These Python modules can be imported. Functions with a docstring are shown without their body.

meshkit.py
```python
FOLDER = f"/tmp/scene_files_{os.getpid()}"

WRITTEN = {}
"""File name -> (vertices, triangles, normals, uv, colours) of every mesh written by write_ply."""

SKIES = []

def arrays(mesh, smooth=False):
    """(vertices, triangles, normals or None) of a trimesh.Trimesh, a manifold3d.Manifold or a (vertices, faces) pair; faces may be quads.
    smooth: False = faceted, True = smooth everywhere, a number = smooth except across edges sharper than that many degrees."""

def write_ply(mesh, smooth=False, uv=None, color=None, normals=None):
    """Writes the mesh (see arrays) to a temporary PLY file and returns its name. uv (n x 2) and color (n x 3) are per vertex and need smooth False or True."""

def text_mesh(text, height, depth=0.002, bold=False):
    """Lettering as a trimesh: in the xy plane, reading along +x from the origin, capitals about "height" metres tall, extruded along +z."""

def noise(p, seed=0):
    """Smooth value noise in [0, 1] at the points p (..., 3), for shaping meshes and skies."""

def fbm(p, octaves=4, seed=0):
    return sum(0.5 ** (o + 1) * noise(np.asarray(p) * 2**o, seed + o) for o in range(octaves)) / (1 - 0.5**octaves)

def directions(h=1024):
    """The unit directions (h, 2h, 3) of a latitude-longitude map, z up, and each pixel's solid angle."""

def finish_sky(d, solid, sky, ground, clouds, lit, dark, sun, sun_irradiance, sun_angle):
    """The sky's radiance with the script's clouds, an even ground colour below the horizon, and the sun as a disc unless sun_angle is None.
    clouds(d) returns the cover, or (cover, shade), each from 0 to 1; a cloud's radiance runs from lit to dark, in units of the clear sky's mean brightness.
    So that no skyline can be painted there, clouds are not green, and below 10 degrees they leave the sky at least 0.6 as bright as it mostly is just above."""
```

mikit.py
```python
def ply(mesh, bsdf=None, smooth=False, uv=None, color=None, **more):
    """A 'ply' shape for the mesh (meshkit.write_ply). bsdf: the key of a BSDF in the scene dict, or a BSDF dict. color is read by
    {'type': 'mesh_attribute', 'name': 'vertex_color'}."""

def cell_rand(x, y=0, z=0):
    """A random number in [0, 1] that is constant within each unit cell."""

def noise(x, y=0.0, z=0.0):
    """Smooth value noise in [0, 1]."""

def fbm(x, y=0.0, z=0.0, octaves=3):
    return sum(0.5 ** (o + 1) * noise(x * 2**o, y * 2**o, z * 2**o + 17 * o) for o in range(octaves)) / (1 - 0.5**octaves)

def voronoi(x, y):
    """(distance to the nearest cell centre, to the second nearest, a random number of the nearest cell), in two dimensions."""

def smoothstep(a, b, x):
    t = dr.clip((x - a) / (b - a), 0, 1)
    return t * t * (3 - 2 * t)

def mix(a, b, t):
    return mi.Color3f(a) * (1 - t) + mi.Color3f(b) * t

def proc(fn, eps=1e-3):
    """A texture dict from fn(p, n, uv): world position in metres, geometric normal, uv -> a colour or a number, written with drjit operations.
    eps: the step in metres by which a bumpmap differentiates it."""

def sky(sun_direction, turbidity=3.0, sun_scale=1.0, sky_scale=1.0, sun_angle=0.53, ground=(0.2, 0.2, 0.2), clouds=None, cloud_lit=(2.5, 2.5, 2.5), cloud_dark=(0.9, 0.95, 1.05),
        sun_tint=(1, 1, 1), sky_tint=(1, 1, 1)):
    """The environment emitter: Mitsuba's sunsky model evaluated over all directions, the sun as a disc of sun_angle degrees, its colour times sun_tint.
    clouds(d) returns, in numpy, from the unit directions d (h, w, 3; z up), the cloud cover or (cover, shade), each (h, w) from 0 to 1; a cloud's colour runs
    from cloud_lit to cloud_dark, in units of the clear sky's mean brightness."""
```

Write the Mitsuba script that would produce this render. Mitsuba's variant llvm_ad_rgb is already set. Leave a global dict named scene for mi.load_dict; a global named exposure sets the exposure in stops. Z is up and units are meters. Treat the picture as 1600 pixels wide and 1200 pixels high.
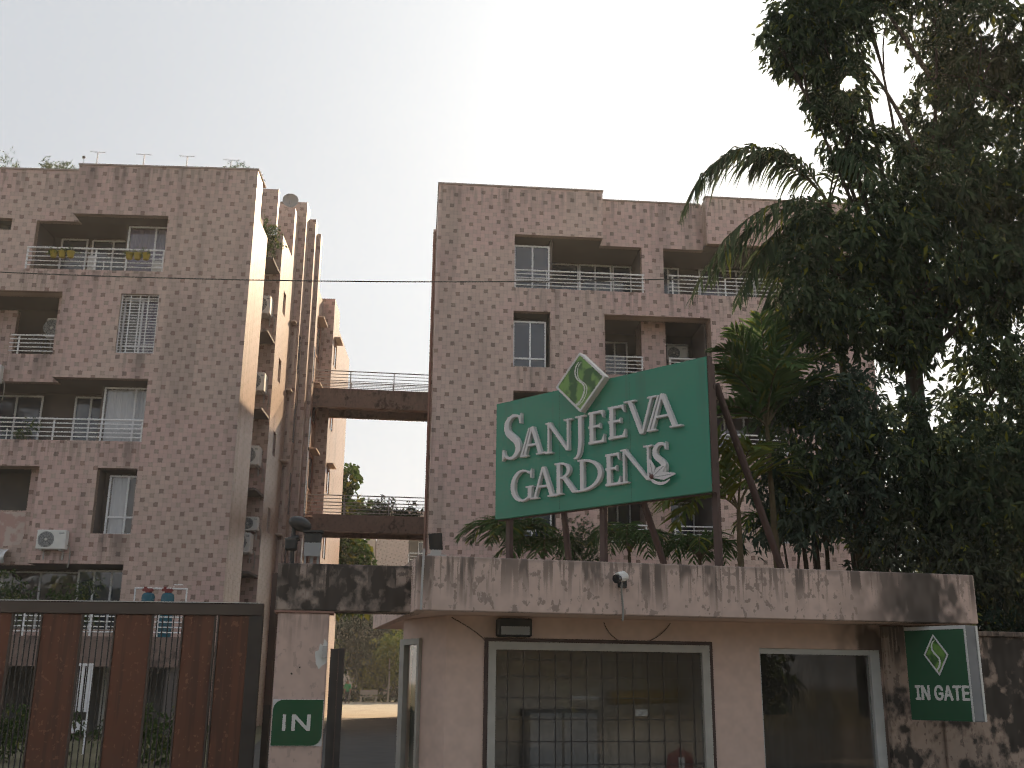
import math, random
import numpy as np, trimesh, mitsuba as mi, drjit as dr, mikit, meshkit
from shapely.geometry import Polygon, box as sbox, Point, LineString, MultiPoint
from shapely.ops import unary_union
from shapely import affinity

scene, labels = {"type": "scene"}, {}
T4 = mi.ScalarTransform4f

# ---------------------------------------------------------------- camera, sky, exposure
PITCH, ROLL = 0.2753, 0.00986
_f = np.array([0, math.cos(PITCH), math.sin(PITCH)])
_u0 = np.array([0, -math.sin(PITCH), math.cos(PITCH)])
_up = -math.sin(ROLL) * np.array([1.0, 0, 0]) + math.cos(ROLL) * _u0
EYE = np.array([0, 0, 1.6])
scene["camera"] = {"type": "perspective", "fov": math.degrees(2 * math.atan(800 / 1659)), "fov_axis": "x", "near_clip": 0.1, "far_clip": 3000.0,
                   "to_world": T4().look_at(origin=EYE.tolist(), target=(EYE + _f).tolist(), up=_up.tolist())}
SUN = np.array([0.2887, 0.8141, 0.5039]); SUN /= np.linalg.norm(SUN)


def veil(d):
    """thin bright overcast: whitest round the sun, greyer away from it"""
    ang = np.degrees(np.arccos(np.clip(d @ SUN, -1, 1)))
    shade = (1 - np.exp(-(ang / 21) ** 1.3)) * (1 - 0.22 * np.exp(-np.clip(d[..., 2], 0, 1) / 0.16))
    n = meshkit.fbm(d * np.array([2.2, 2.2, 4.0]) + 5, 4)
    return np.full(ang.shape, 0.93), np.clip(shade + 0.10 * (n - 0.5), 0, 1)


scene["sky"] = mikit.sky(SUN.tolist(), turbidity=6, sun_scale=2.1, clouds=veil, cloud_lit=(3.0, 3.0, 2.95), cloud_dark=(1.08, 1.16, 1.26), ground=(0.16, 0.14, 0.12), sun_tint=(1, 0.96, 0.90))
exposure = 2.22

# ---------------------------------------------------------------- helpers
rng = np.random.default_rng(7)
V3 = lambda *a: np.array(a, float)
used = {}


def nm(base):
    """base, base_001, base_002 ..."""
    k = used.get(base, -1) + 1
    used[base] = k
    return base if k == 0 else f"{base}_{k:03d}"


class Frame:
    """local (u along, v back, z up) -> world"""

    def __init__(s, o, deg):
        s.o, s.c, s.s = o, math.cos(math.radians(deg)), math.sin(math.radians(deg))

    def pt(s, p):
        p = np.asarray(p, float)
        return np.stack([s.o[0] + p[..., 0] * s.c - p[..., 1] * s.s, s.o[1] + p[..., 0] * s.s + p[..., 1] * s.c, p[..., 2]], -1)

    def m(s, mesh):
        return trimesh.Trimesh(s.pt(mesh.vertices), mesh.faces, process=False)


W = Frame((0, 0), 0)


def box(u0, u1, v0, v1, z0, z1, ch=0.0):
    b = trimesh.creation.box(extents=(u1 - u0, v1 - v0, z1 - z0))
    b.apply_translation(((u0 + u1) / 2, (v0 + v1) / 2, (z0 + z1) / 2))
    if ch:
        import manifold3d as m3
        e = np.array([u1 - u0, v1 - v0, z1 - z0]) / 2
        pts = [c * (e - np.array([0 if k == a else ch for k in range(3)])) for a in range(3) for c in np.array(np.meshgrid([-1, 1], [-1, 1], [-1, 1])).T.reshape(-1, 3)]
        b = trimesh.convex.convex_hull(np.array(pts))
        b.apply_translation(((u0 + u1) / 2, (v0 + v1) / 2, (z0 + z1) / 2))
    return b


def cat(*ms):
    flat = []
    for m in ms:
        flat += m if isinstance(m, list) else [m]
    return trimesh.util.concatenate([trimesh.Trimesh(m.vertices, m.faces, process=False) for m in flat])


def tube(pts, r, sides=6, caps=True):
    p = np.asarray(pts, float)
    r = np.broadcast_to(np.asarray(r, float), (len(p),))
    t = np.gradient(p, axis=0)
    t /= np.linalg.norm(t, axis=1, keepdims=True) + 1e-12
    ref = V3(0, 0, 1) if abs(t[:, 2]).mean() < 0.85 else V3(1, 0, 0)
    a = np.cross(t, ref); a /= np.linalg.norm(a, axis=1, keepdims=True) + 1e-12
    b = np.cross(t, a)
    g = np.arange(sides) * 2 * np.pi / sides
    v = p[:, None] + r[:, None, None] * (np.cos(g)[None, :, None] * a[:, None] + np.sin(g)[None, :, None] * b[:, None])
    n = len(p)
    i, j = np.meshgrid(np.arange(n - 1), np.arange(sides), indexing="ij")
    q = np.stack([i * sides + j, i * sides + (j + 1) % sides, (i + 1) * sides + (j + 1) % sides, (i + 1) * sides + j], -1).reshape(-1, 4)
    f = np.vstack([q[:, [0, 2, 1]], q[:, [0, 3, 2]]])
    v = v.reshape(-1, 3)
    if caps:
        v = np.vstack([v, p[0], p[-1]])
        k = np.arange(sides)
        f = np.vstack([f, np.stack([k * 0 + n * sides, k, (k + 1) % sides], 1), np.stack([k * 0 + n * sides + 1, (n - 1) * sides + (k + 1) % sides, (n - 1) * sides + k], 1)])
    return trimesh.Trimesh(v, f[:, ::-1], process=False)


def cyl(p0, p1, r, sides=10):
    return tube([p0, (np.asarray(p0, float) + p1) / 2, p1], r, sides)


def bez(p, n):
    """smooth curve through a few control points (Bezier of any order)"""
    p = np.asarray(p, float)
    t = np.linspace(0, 1, n)[:, None]
    k = len(p) - 1
    return sum(math.comb(k, i) * t**i * (1 - t) ** (k - i) * p[i] for i in range(k + 1))


def add(key, mesh, mat, smooth=False, color=None):
    scene[key] = mikit.ply(mesh, mat, smooth=smooth, color=color)
    return key


def part(holder, name, mesh, mat, smooth=False, label=None):
    k = nm(f"{holder}__{name}")
    add(k, mesh, mat, smooth)
    if label:
        labels[k] = {"label": label}
    return k


def tag(key, label, category, group=None):
    labels[key] = {"label": label, "category": category}
    if group:
        labels[key]["group"] = group


def struct(name, mesh, mat, smooth=False):
    add(name, mesh, mat, smooth)
    labels[name] = {"kind": "structure"}


def wallsheet(poly, v0, v1):
    """a polygon in (u, z), made into a wall between depths v0 and v1"""
    ms = []
    for g in getattr(poly, "geoms", [poly]):
        m = trimesh.creation.extrude_polygon(g, v1 - v0, engine="earcut")
        v = m.vertices
        ms.append(trimesh.Trimesh(np.stack([v[:, 0], v1 - v[:, 2], v[:, 1]], 1), m.faces, process=False))
    return cat(*ms)


def sidesheet(poly, u0, u1):
    """a polygon in (v, z), made into a wall between u0 and u1"""
    ms = []
    for g in getattr(poly, "geoms", [poly]):
        m = trimesh.creation.extrude_polygon(g, u1 - u0, engine="earcut")
        v = m.vertices
        ms.append(trimesh.Trimesh(np.stack([u0 + v[:, 2], v[:, 0], v[:, 1]], 1), m.faces, process=False))
    return cat(*ms)


def plansheet(poly, z0, z1):
    m = trimesh.creation.extrude_polygon(poly, z1 - z0, engine="earcut")
    m.apply_translation((0, 0, z0))
    return m


# ---------------------------------------------------------------- materials
def mat(name, color, rough=0.7, spec=0.3, metal=0.0, **kw):
    c = {"type": "rgb", "value": list(color)} if isinstance(color, (tuple, list)) else color
    d = {"type": "principled", "base_color": c, "roughness": rough, "metallic": metal, "specular": spec, **kw}
    scene[name] = {"type": "twosided", "bsdf": d}


S = mikit.smoothstep
fbm, noise, cr, mix = mikit.fbm, mikit.noise, mikit.cell_rand, mikit.mix


def fmod(a, m):
    return a - m * dr.floor(a / m)


def tile_fn(fr, base, base2, dark, faint, alt, sills=()):
    g = 0.145

    def fn(p, n, uv):
        u = (p.x - fr.o[0]) * fr.c + (p.y - fr.o[1]) * fr.s
        v = -(p.x - fr.o[0]) * fr.s + (p.y - fr.o[1]) * fr.c
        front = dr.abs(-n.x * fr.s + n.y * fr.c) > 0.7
        h = dr.select(front, u, v + 3.3)
        x, y = h / g, -p.z / g
        i, j = dr.floor(x), dr.floor(y)
        fx, fy = x - i, y - j
        k = fmod(3 * i + j, 10)
        r = cr(i, j, 3)
        c = mix(base, base2, S(0.35, 0.65, fbm(h * 0.55, p.z * 0.55, 2.0)) * 0.75 + 0.25 * r)
        c = c * (0.93 + 0.14 * cr(i, j, 9))
        cross = dr.maximum(S(0.10, 0.03, dr.abs(fx - 0.5)), S(0.10, 0.03, dr.abs(fy - 0.5)))
        dk = mix(dark, (dark[0] * 1.35, dark[1] * 1.2, dark[2] * 1.15), cr(i, j, 5))
        dk = dk * (1 + 0.22 * cross)
        ft = faint if alt else dark
        fk = mix(ft, base, 0.35 + 0.4 * cr(i, j, 6)) * (1 + 0.16 * cross)
        c = dr.select(k == 0, dk, dr.select(k == 5, fk, c))
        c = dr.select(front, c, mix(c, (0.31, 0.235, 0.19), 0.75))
        edge = dr.minimum(dr.minimum(fx, 1 - fx), dr.minimum(fy, 1 - fy))
        c = c * (0.80 + 0.20 * S(0.0, 0.07, edge))
        # rain streaks and soot below ledges
        st = S(0.55, 0.78, fbm(h * 2.3, p.z * 0.16, 7.0, 4)) * 0.22
        ln = S(0.46, 0.66, fbm(h * 8, p.z * 0.5, 12.0, 3))
        for a, b, zz in sills:
            t = zz - p.z
            st = st + dr.select(front & (t > 0), S(1.25, 0.0, t) * S(a - 0.06, a + 0.05, u) * S(b + 0.06, b - 0.05, u) * ln * 0.34, 0.0)
        st = dr.minimum(st, 0.55)
        return c * (1 - st) * (0.88 + 0.24 * fbm(h * 0.3, p.z * 0.3, 4.0))

    return mikit.proc(fn)


def grime_fn(fr, base, base2, streak, streaks=1.0, black=0.0, ztop=3.2, right=None):
    """painted plaster with vertical rain streaks running down from the top edge, and black mould patches"""

    def fn(p, n, uv):
        u = (p.x - fr.o[0]) * fr.c + (p.y - fr.o[1]) * fr.s
        v = -(p.x - fr.o[0]) * fr.s + (p.y - fr.o[1]) * fr.c
        h = u + v
        t = ztop - p.z
        c = mix(base, base2, fbm(h * 1.3, p.z * 1.5, 1.0, 4))
        c = c * (0.90 + 0.2 * fbm(h * 9, p.z * 9, 3.0, 3))
        ln = fbm(h * 7.0, p.z * 0.30, 11.0, 4)
        reach = 0.20 + 1.0 * noise(h * 4.3, 0.3, 5.0)
        s = S(0.49, 0.60, ln) * S(1.0, 0.25, t / reach) * S(0.25, 0.5, fbm(h * 11, p.z * 3, 2.5, 3)) * streaks
        fine = S(0.55, 0.66, fbm(h * 24, p.z * 0.9, 6.0, 3)) * S(0.62, 0.02, t) * 0.85 * streaks
        spots = S(0.60, 0.70, fbm(h * 16, p.z * 11, 9.0, 4)) * 0.6 * streaks
        edge = S(0.10, 0.0, t + 0.12 * (fbm(h * 8, 1.0, 3.0) - 0.5)) * 0.55 * streaks
        mould = S(0.60 - 0.45 * black, 0.78 - 0.45 * black, 0.62 * fbm(h * 1.6, p.z * 2.2, 8.0, 4) + 0.38 * fbm(h * 9.0, p.z * 7.0, 4.0, 4)) if black else mi.Float(0)
        k = dr.maximum(dr.maximum(dr.maximum(s, edge), fine), dr.maximum(spots, mould))
        if right is not None:
            zone = S(right[0], right[1], h + 0.5 * (fbm(h * 2, p.z * 2, 15.0) - 0.5))
            k = dr.maximum(k, zone * S(0.36, 0.56, fbm(h * 2.3, p.z * 1.4, 21.0, 4)))
        return mix(c, mix(streak, (streak[0] * 0.5, streak[1] * 0.5, streak[2] * 0.5), noise(h * 14, p.z * 5, 2.0)), dr.clip(k, 0, 0.95))

    return mikit.proc(fn)


FL = Frame((-9.02, 34.0), 2.5)     # left apartment block
FR = Frame((-2.79, 36.0), 5.0)     # right apartment block
FG = Frame((-1.20, 13.87), 13.0)   # gate lodge
FC = Frame((-3.02, 14.15), 9.0)    # gate column and beam
FT = Frame((-3.32, 14.62), 2.0)    # sliding gate (u runs to the left, negative)
FS = Frame((-0.27, 18.41), -43.0)  # big name board

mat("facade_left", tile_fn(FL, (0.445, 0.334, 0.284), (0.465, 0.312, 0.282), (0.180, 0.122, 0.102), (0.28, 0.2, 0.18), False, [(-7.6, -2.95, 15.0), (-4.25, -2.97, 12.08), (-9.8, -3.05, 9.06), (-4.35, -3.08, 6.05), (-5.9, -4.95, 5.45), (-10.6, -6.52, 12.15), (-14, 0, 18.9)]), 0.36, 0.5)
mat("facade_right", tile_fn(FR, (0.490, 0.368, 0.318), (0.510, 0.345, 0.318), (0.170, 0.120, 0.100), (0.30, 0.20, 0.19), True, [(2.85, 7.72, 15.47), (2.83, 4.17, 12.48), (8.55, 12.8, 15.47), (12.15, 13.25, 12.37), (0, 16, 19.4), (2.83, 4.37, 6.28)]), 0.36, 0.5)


def simple(name, a, b, freq, rough=0.7, spec=0.3, oct=3, metal=0.0, stretch=1.0):
    mat(name, mikit.proc(lambda p, n, uv: mix(a, b, fbm(p.x * freq, p.y * freq, p.z * freq * stretch, oct))), rough, spec, metal)


mat("fascia_plaster", grime_fn(FG, (0.56, 0.425, 0.37), (0.49, 0.38, 0.335), (0.10, 0.085, 0.075), 0.8, 0.0, 3.2, (5.6, 7.2)), 0.85, 0.2)
mat("lodge_plaster", grime_fn(FG, (0.66, 0.49, 0.42), (0.62, 0.465, 0.40), (0.16, 0.12, 0.10), 0.0, 0.0, 2.5, (7.1, 7.9)), 0.85, 0.2)
mat("column_plaster", grime_fn(FC, (0.54, 0.40, 0.345), (0.49, 0.37, 0.325), (0.14, 0.11, 0.10), 0.35, 0.0, 2.6), 0.85, 0.2)
mat("beam_plaster", grime_fn(FC, (0.42, 0.33, 0.29), (0.30, 0.245, 0.215), (0.055, 0.050, 0.047), 1.0, 0.42, 3.1), 0.9, 0.15)
mat("wall_mouldy", grime_fn(FG, (0.44, 0.335, 0.275), (0.30, 0.235, 0.20), (0.055, 0.05, 0.045), 0.9, 0.38, 2.4), 0.9, 0.15)
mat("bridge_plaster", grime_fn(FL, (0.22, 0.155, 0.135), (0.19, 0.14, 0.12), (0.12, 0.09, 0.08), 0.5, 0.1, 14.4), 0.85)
simple("plaster_pale", (0.50, 0.41, 0.35), (0.44, 0.36, 0.31), 1.5, 0.85)
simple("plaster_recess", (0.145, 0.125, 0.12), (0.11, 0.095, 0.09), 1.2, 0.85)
simple("coping", (0.36, 0.29, 0.26), (0.27, 0.22, 0.20), 2.0, 0.85)
simple("plaster_brown", (0.30, 0.17, 0.14), (0.25, 0.15, 0.125), 2.0, 0.8)
simple("concrete", (0.36, 0.33, 0.30), (0.24, 0.22, 0.20), 2.2, 0.9)
simple("white_metal", (0.80, 0.80, 0.82), (0.70, 0.70, 0.72), 3.0, 0.4, 0.5)
simple("grey_metal", (0.42, 0.41, 0.40), (0.32, 0.31, 0.30), 4.0, 0.5, 0.5)
simple("dark_metal", (0.045, 0.040, 0.038), (0.030, 0.027, 0.026), 5.0, 0.55, 0.4)
simple("frame_pale", (0.56, 0.57, 0.57), (0.44, 0.45, 0.44), 6.0, 0.5, 0.4, 4)
simple("door_frame", (0.47, 0.45, 0.41), (0.34, 0.33, 0.30), 7.0, 0.6, 0.4, 4)
def plank_fn(p, n, uv):
    c = mix((0.150, 0.056, 0.032), (0.095, 0.040, 0.026), fbm(p.x * 2.2, p.z * 0.5, 3.0, 4))
    st = S(0.50, 0.68, fbm(p.x * 14, p.z * 0.7, 6.0, 4))
    low = S(0.9, 0.2, p.z) * fbm(p.x * 5, p.z * 4, 2.0, 3)
    scr = S(0.70, 0.76, fbm(p.x * 26, p.z * 22, 8.0, 3))
    return mix(mix(mix(c, (0.060, 0.032, 0.025), 0.55 * st), (0.085, 0.066, 0.055), 0.6 * low), (0.26, 0.12, 0.07), 0.5 * scr)


mat("gate_plank", mikit.proc(plank_fn), 0.6, 0.3)
simple("gate_rail", (0.085, 0.062, 0.052), (0.055, 0.042, 0.037), 3.0, 0.5, 0.4)
simple("rust_steel", (0.095, 0.062, 0.054), (0.066, 0.046, 0.042), 4.0, 0.7, 0.3)
simple("ac_white", (0.66, 0.66, 0.64), (0.54, 0.54, 0.52), 5.0, 0.45, 0.4)
simple("plastic_dark", (0.030, 0.031, 0.033), (0.018, 0.019, 0.020), 6.0, 0.5, 0.4)
simple("plastic_grey", (0.32, 0.33, 0.34), (0.24, 0.25, 0.26), 6.0, 0.5, 0.4)
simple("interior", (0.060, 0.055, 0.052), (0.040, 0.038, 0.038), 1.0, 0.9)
simple("room_white", (0.66, 0.60, 0.52), (0.56, 0.51, 0.44), 0.8, 0.9)
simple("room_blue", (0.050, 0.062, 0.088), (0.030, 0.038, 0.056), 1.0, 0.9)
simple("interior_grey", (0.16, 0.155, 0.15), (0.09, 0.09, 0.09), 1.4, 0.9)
simple("curtain_white", (0.55, 0.55, 0.56), (0.42, 0.43, 0.46), 4.0, 0.9, 0.1, 3, 0.0, 0.1)
simple("curtain_blue", (0.10, 0.12, 0.165), (0.06, 0.07, 0.10), 4.0, 0.9, 0.1, 3, 0.0, 0.1)
simple("curtain_lilac", (0.19, 0.165, 0.22), (0.13, 0.11, 0.155), 4.0, 0.9, 0.1, 3, 0.0, 0.1)
def board_fn(p, n, uv):
    u = (p.x + 0.27) * 0.731 - (p.y - 18.41) * 0.682
    c = mix((0.032, 0.215, 0.140), (0.027, 0.185, 0.120), fbm(u * 0.9, p.z * 0.9, 1.0, 3))
    st = S(0.52, 0.74, fbm(u * 9, p.z * 0.35, 4.0, 4)) * S(4.3, 6.4, p.z) * 0.30 + 0.22 * S(4.62, 4.35, p.z) * fbm(u * 4, p.z * 6, 7.0, 3)
    seam = dr.maximum(S(0.008, 0.003, dr.abs(u - 1.47)), S(0.008, 0.003, dr.abs(u - 2.94))) * 0.45
    return mix(c, (0.060, 0.105, 0.080), dr.clip(st, 0, 0.6)) * (1 - seam)


mat("sign_green", mikit.proc(board_fn), 0.42, 0.4)
simple("sign_green_dark", (0.010, 0.085, 0.035), (0.008, 0.066, 0.028), 1.2, 0.4, 0.4)
simple("letter_white", (0.62, 0.61, 0.62), (0.53, 0.52, 0.53), 5.0, 0.5, 0.35)
simple("letter_side", (0.42, 0.39, 0.36), (0.34, 0.31, 0.29), 5.0, 0.6, 0.3)
simple("emblem_rim", (0.54, 0.53, 0.49), (0.44, 0.43, 0.40), 5.0, 0.5, 0.35)
mat("emblem_green", mikit.proc(lambda p, n, uv: mix((0.020, 0.085, 0.018), (0.135, 0.27, 0.055), S(0.35, 0.62, fbm(p.x * 5 - p.y * 5, p.z * 7, 2.0, 3)))), 0.35, 0.4)
simple("berry_brown", (0.13, 0.06, 0.05), (0.10, 0.05, 0.045), 5.0, 0.4)
simple("bar_steel", (0.20, 0.165, 0.145), (0.13, 0.105, 0.095), 5.0, 0.7)
simple("box_grey", (0.20, 0.21, 0.225), (0.13, 0.14, 0.15), 4.0, 0.6)
simple("paper_white", (0.62, 0.62, 0.60), (0.54, 0.54, 0.52), 5.0, 0.9)
simple("yellow_plastic", (0.36, 0.27, 0.03), (0.28, 0.21, 0.03), 6.0, 0.5)
simple("blue_plastic", (0.030, 0.125, 0.170), (0.022, 0.095, 0.135), 4.0, 0.45)
simple("red_plastic", (0.22, 0.04, 0.035), (0.15, 0.03, 0.028), 4.0, 0.5)
simple("terracotta", (0.22, 0.10, 0.065), (0.16, 0.08, 0.055), 6.0, 0.8)
simple("bark", (0.115, 0.090, 0.072), (0.060, 0.048, 0.040), 9.0, 0.9, 0.1, 4, 0.0, 0.3)
simple("bark_pale", (0.32, 0.29, 0.25), (0.18, 0.16, 0.14), 6.0, 0.9, 0.1, 4, 0.0, 0.3)
simple("palm_stem", (0.135, 0.105, 0.060), (0.085, 0.072, 0.045), 4.0, 0.8, 0.2, 3, 0.0, 5.0)
simple("cloth_white", (0.60, 0.60, 0.60), (0.46, 0.46, 0.47), 5.0, 0.9, 0.1)
simple("ochre_cloth", (0.30, 0.20, 0.055), (0.20, 0.13, 0.05), 5.0, 0.9, 0.1)
simple("green_cloth", (0.03, 0.18, 0.08), (0.02, 0.13, 0.06), 5.0, 0.9, 0.1)
simple("dark_cloth", (0.035, 0.035, 0.045), (0.025, 0.025, 0.03), 5.0, 0.9, 0.1)
simple("skin", (0.20, 0.11, 0.075), (0.18, 0.10, 0.07), 5.0, 0.6)
simple("cable_black", (0.05, 0.045, 0.045), (0.07, 0.065, 0.06), 5.0, 0.7)
simple("cable_grey", (0.30, 0.29, 0.27), (0.22, 0.21, 0.20), 5.0, 0.7)
simple("cable_brown", (0.12, 0.08, 0.06), (0.10, 0.07, 0.055), 5.0, 0.7)
simple("dish_grey", (0.30, 0.29, 0.28), (0.24, 0.235, 0.23), 3.0, 0.5)
simple("road_dust", (0.15, 0.14, 0.125), (0.10, 0.094, 0.086), 1.2, 0.9, 0.2, 4)
simple("asphalt", (0.062, 0.060, 0.058), (0.042, 0.041, 0.040), 3.0, 0.9, 0.2, 4)
simple("paving", (0.30, 0.265, 0.21), (0.20, 0.175, 0.14), 1.6, 0.9, 0.2, 4)
simple("soil", (0.135, 0.115, 0.080), (0.07, 0.075, 0.042), 0.5, 0.95, 0.1, 5)
scene["glass_pane"] = {"type": "thindielectric", "int_ior": 1.32}
scene["dusty_pane"] = {"type": "blendbsdf", "weight": mikit.proc(lambda p, n, uv: 0.05 + 0.12 * S(0.35, 0.75, fbm(p.x * 2.2, p.z * 2.6, p.y, 4)) + 0.08 * S(0.5, 0.7, fbm(p.x * 13, p.z * 1.2, 3.0, 3))),
                       "a": {"type": "thindielectric", "int_ior": 1.25}, "b": {"type": "twosided", "bsdf": {"type": "diffuse", "reflectance": {"type": "rgb", "value": [0.13, 0.125, 0.115]}}}}
mat("glass_dark", (0.020, 0.026, 0.036), 0.06, 0.55)
mat("lens_black", (0.012, 0.012, 0.013), 0.12, 0.6)


def leafmat(name, trans=0.55, rough=0.45, spec=0.5):
    scene[name] = {"type": "principledthin", "base_color": {"type": "mesh_attribute", "name": "vertex_color"}, "roughness": rough, "diff_trans": trans, "eta": 1.4}


leafmat("leaf_tree", 0.5, 0.42)
leafmat("leaf_palm", 0.6, 0.40)
leafmat("leaf_far", 0.35, 0.6)

# ---------------------------------------------------------------- ground
struct("ground", cat(box(-700, 700, -300, 1300, -0.6, 0.0)), "soil")
drive = Polygon([(-3.6, 15.6), (-1.25, 15.6), (-2.2, 24), (-5.0, 60), (-6.0, 97), (-20, 97), (-12, 60), (-6.4, 28)])
struct("driveway", plansheet(drive.intersection(sbox(-30, 0, 0, 52)), -0.05, 0.004), "asphalt")
struct("forecourt", plansheet(drive.intersection(sbox(-30, 52.01, 0, 120)), -0.05, 0.004), "paving")
struct("road", box(-120, 120, -5.5, 10.5, -0.05, 0.004), "road_dust")
struct("pavement", box(-120, 120, 10.6, 12.6, -0.05, 0.13, 0.02), "concrete")


# ---------------------------------------------------------------- building parts
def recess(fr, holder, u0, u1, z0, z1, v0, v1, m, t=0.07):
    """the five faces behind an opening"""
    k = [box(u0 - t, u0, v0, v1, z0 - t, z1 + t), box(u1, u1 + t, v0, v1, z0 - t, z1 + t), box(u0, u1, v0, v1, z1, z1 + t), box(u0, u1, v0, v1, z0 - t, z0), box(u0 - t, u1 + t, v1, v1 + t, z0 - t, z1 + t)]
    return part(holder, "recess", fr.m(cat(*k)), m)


def window(fr, holder, u0, u1, z0, z1, v, mull=(), trans=(), curtain=None, cspan=(0, 1), bar=0.055, fm="white_metal", back=True, name="window"):
    k = nm(f"{holder}__{name}")
    d = 0.05
    bars = [box(u0, u1, v, v + d, z0, z0 + bar), box(u0, u1, v, v + d, z1 - bar, z1), box(u0, u0 + bar, v, v + d, z0 + bar, z1 - bar), box(u1 - bar, u1, v, v + d, z0 + bar, z1 - bar)]
    for q in trans:
        zz = z0 + q * (z1 - z0)
        bars.append(box(u0 + bar, u1 - bar, v + 0.003, v + d - 0.003, zz - bar / 2, zz + bar / 2))
    for q in mull:
        uu = u0 + q * (u1 - u0)
        bars.append(box(uu - bar / 2, uu + bar / 2, v - 0.004, v + d + 0.004, z0 + bar, z1 - bar))
    add(k + "__frame", fr.m(cat(*bars)), fm)
    add(k + "__pane", fr.m(box(u0 + bar, u1 - bar, v + 0.02, v + 0.024, z0 + bar, z1 - bar)), "glass_pane")
    if not curtain:
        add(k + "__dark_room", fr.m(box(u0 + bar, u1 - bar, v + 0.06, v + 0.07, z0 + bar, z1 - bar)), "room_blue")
    if curtain:
        a, b = u0 + bar + cspan[0] * (u1 - u0 - 2 * bar), u0 + bar + cspan[1] * (u1 - u0 - 2 * bar)
        n = max(8, int((b - a) / 0.035))
        us = np.linspace(a, b, n)
        vs = v + 0.14 + 0.022 * np.sin(us * 55 + u0 * 9) + 0.012 * np.sin(us * 23)
        pv = np.concatenate([np.stack([us, vs, us * 0 + z0 + bar], 1), np.stack([us, vs + 0.01, us * 0 + z1 - bar], 1)])
        i = np.arange(n - 1)
        add(k + "__curtain", fr.m(trimesh.Trimesh(pv, np.vstack([np.stack([i, i + 1, i + 1 + n], 1), np.stack([i, i + 1 + n, i + n], 1)]), process=False)), curtain, True)
    return k


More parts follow.
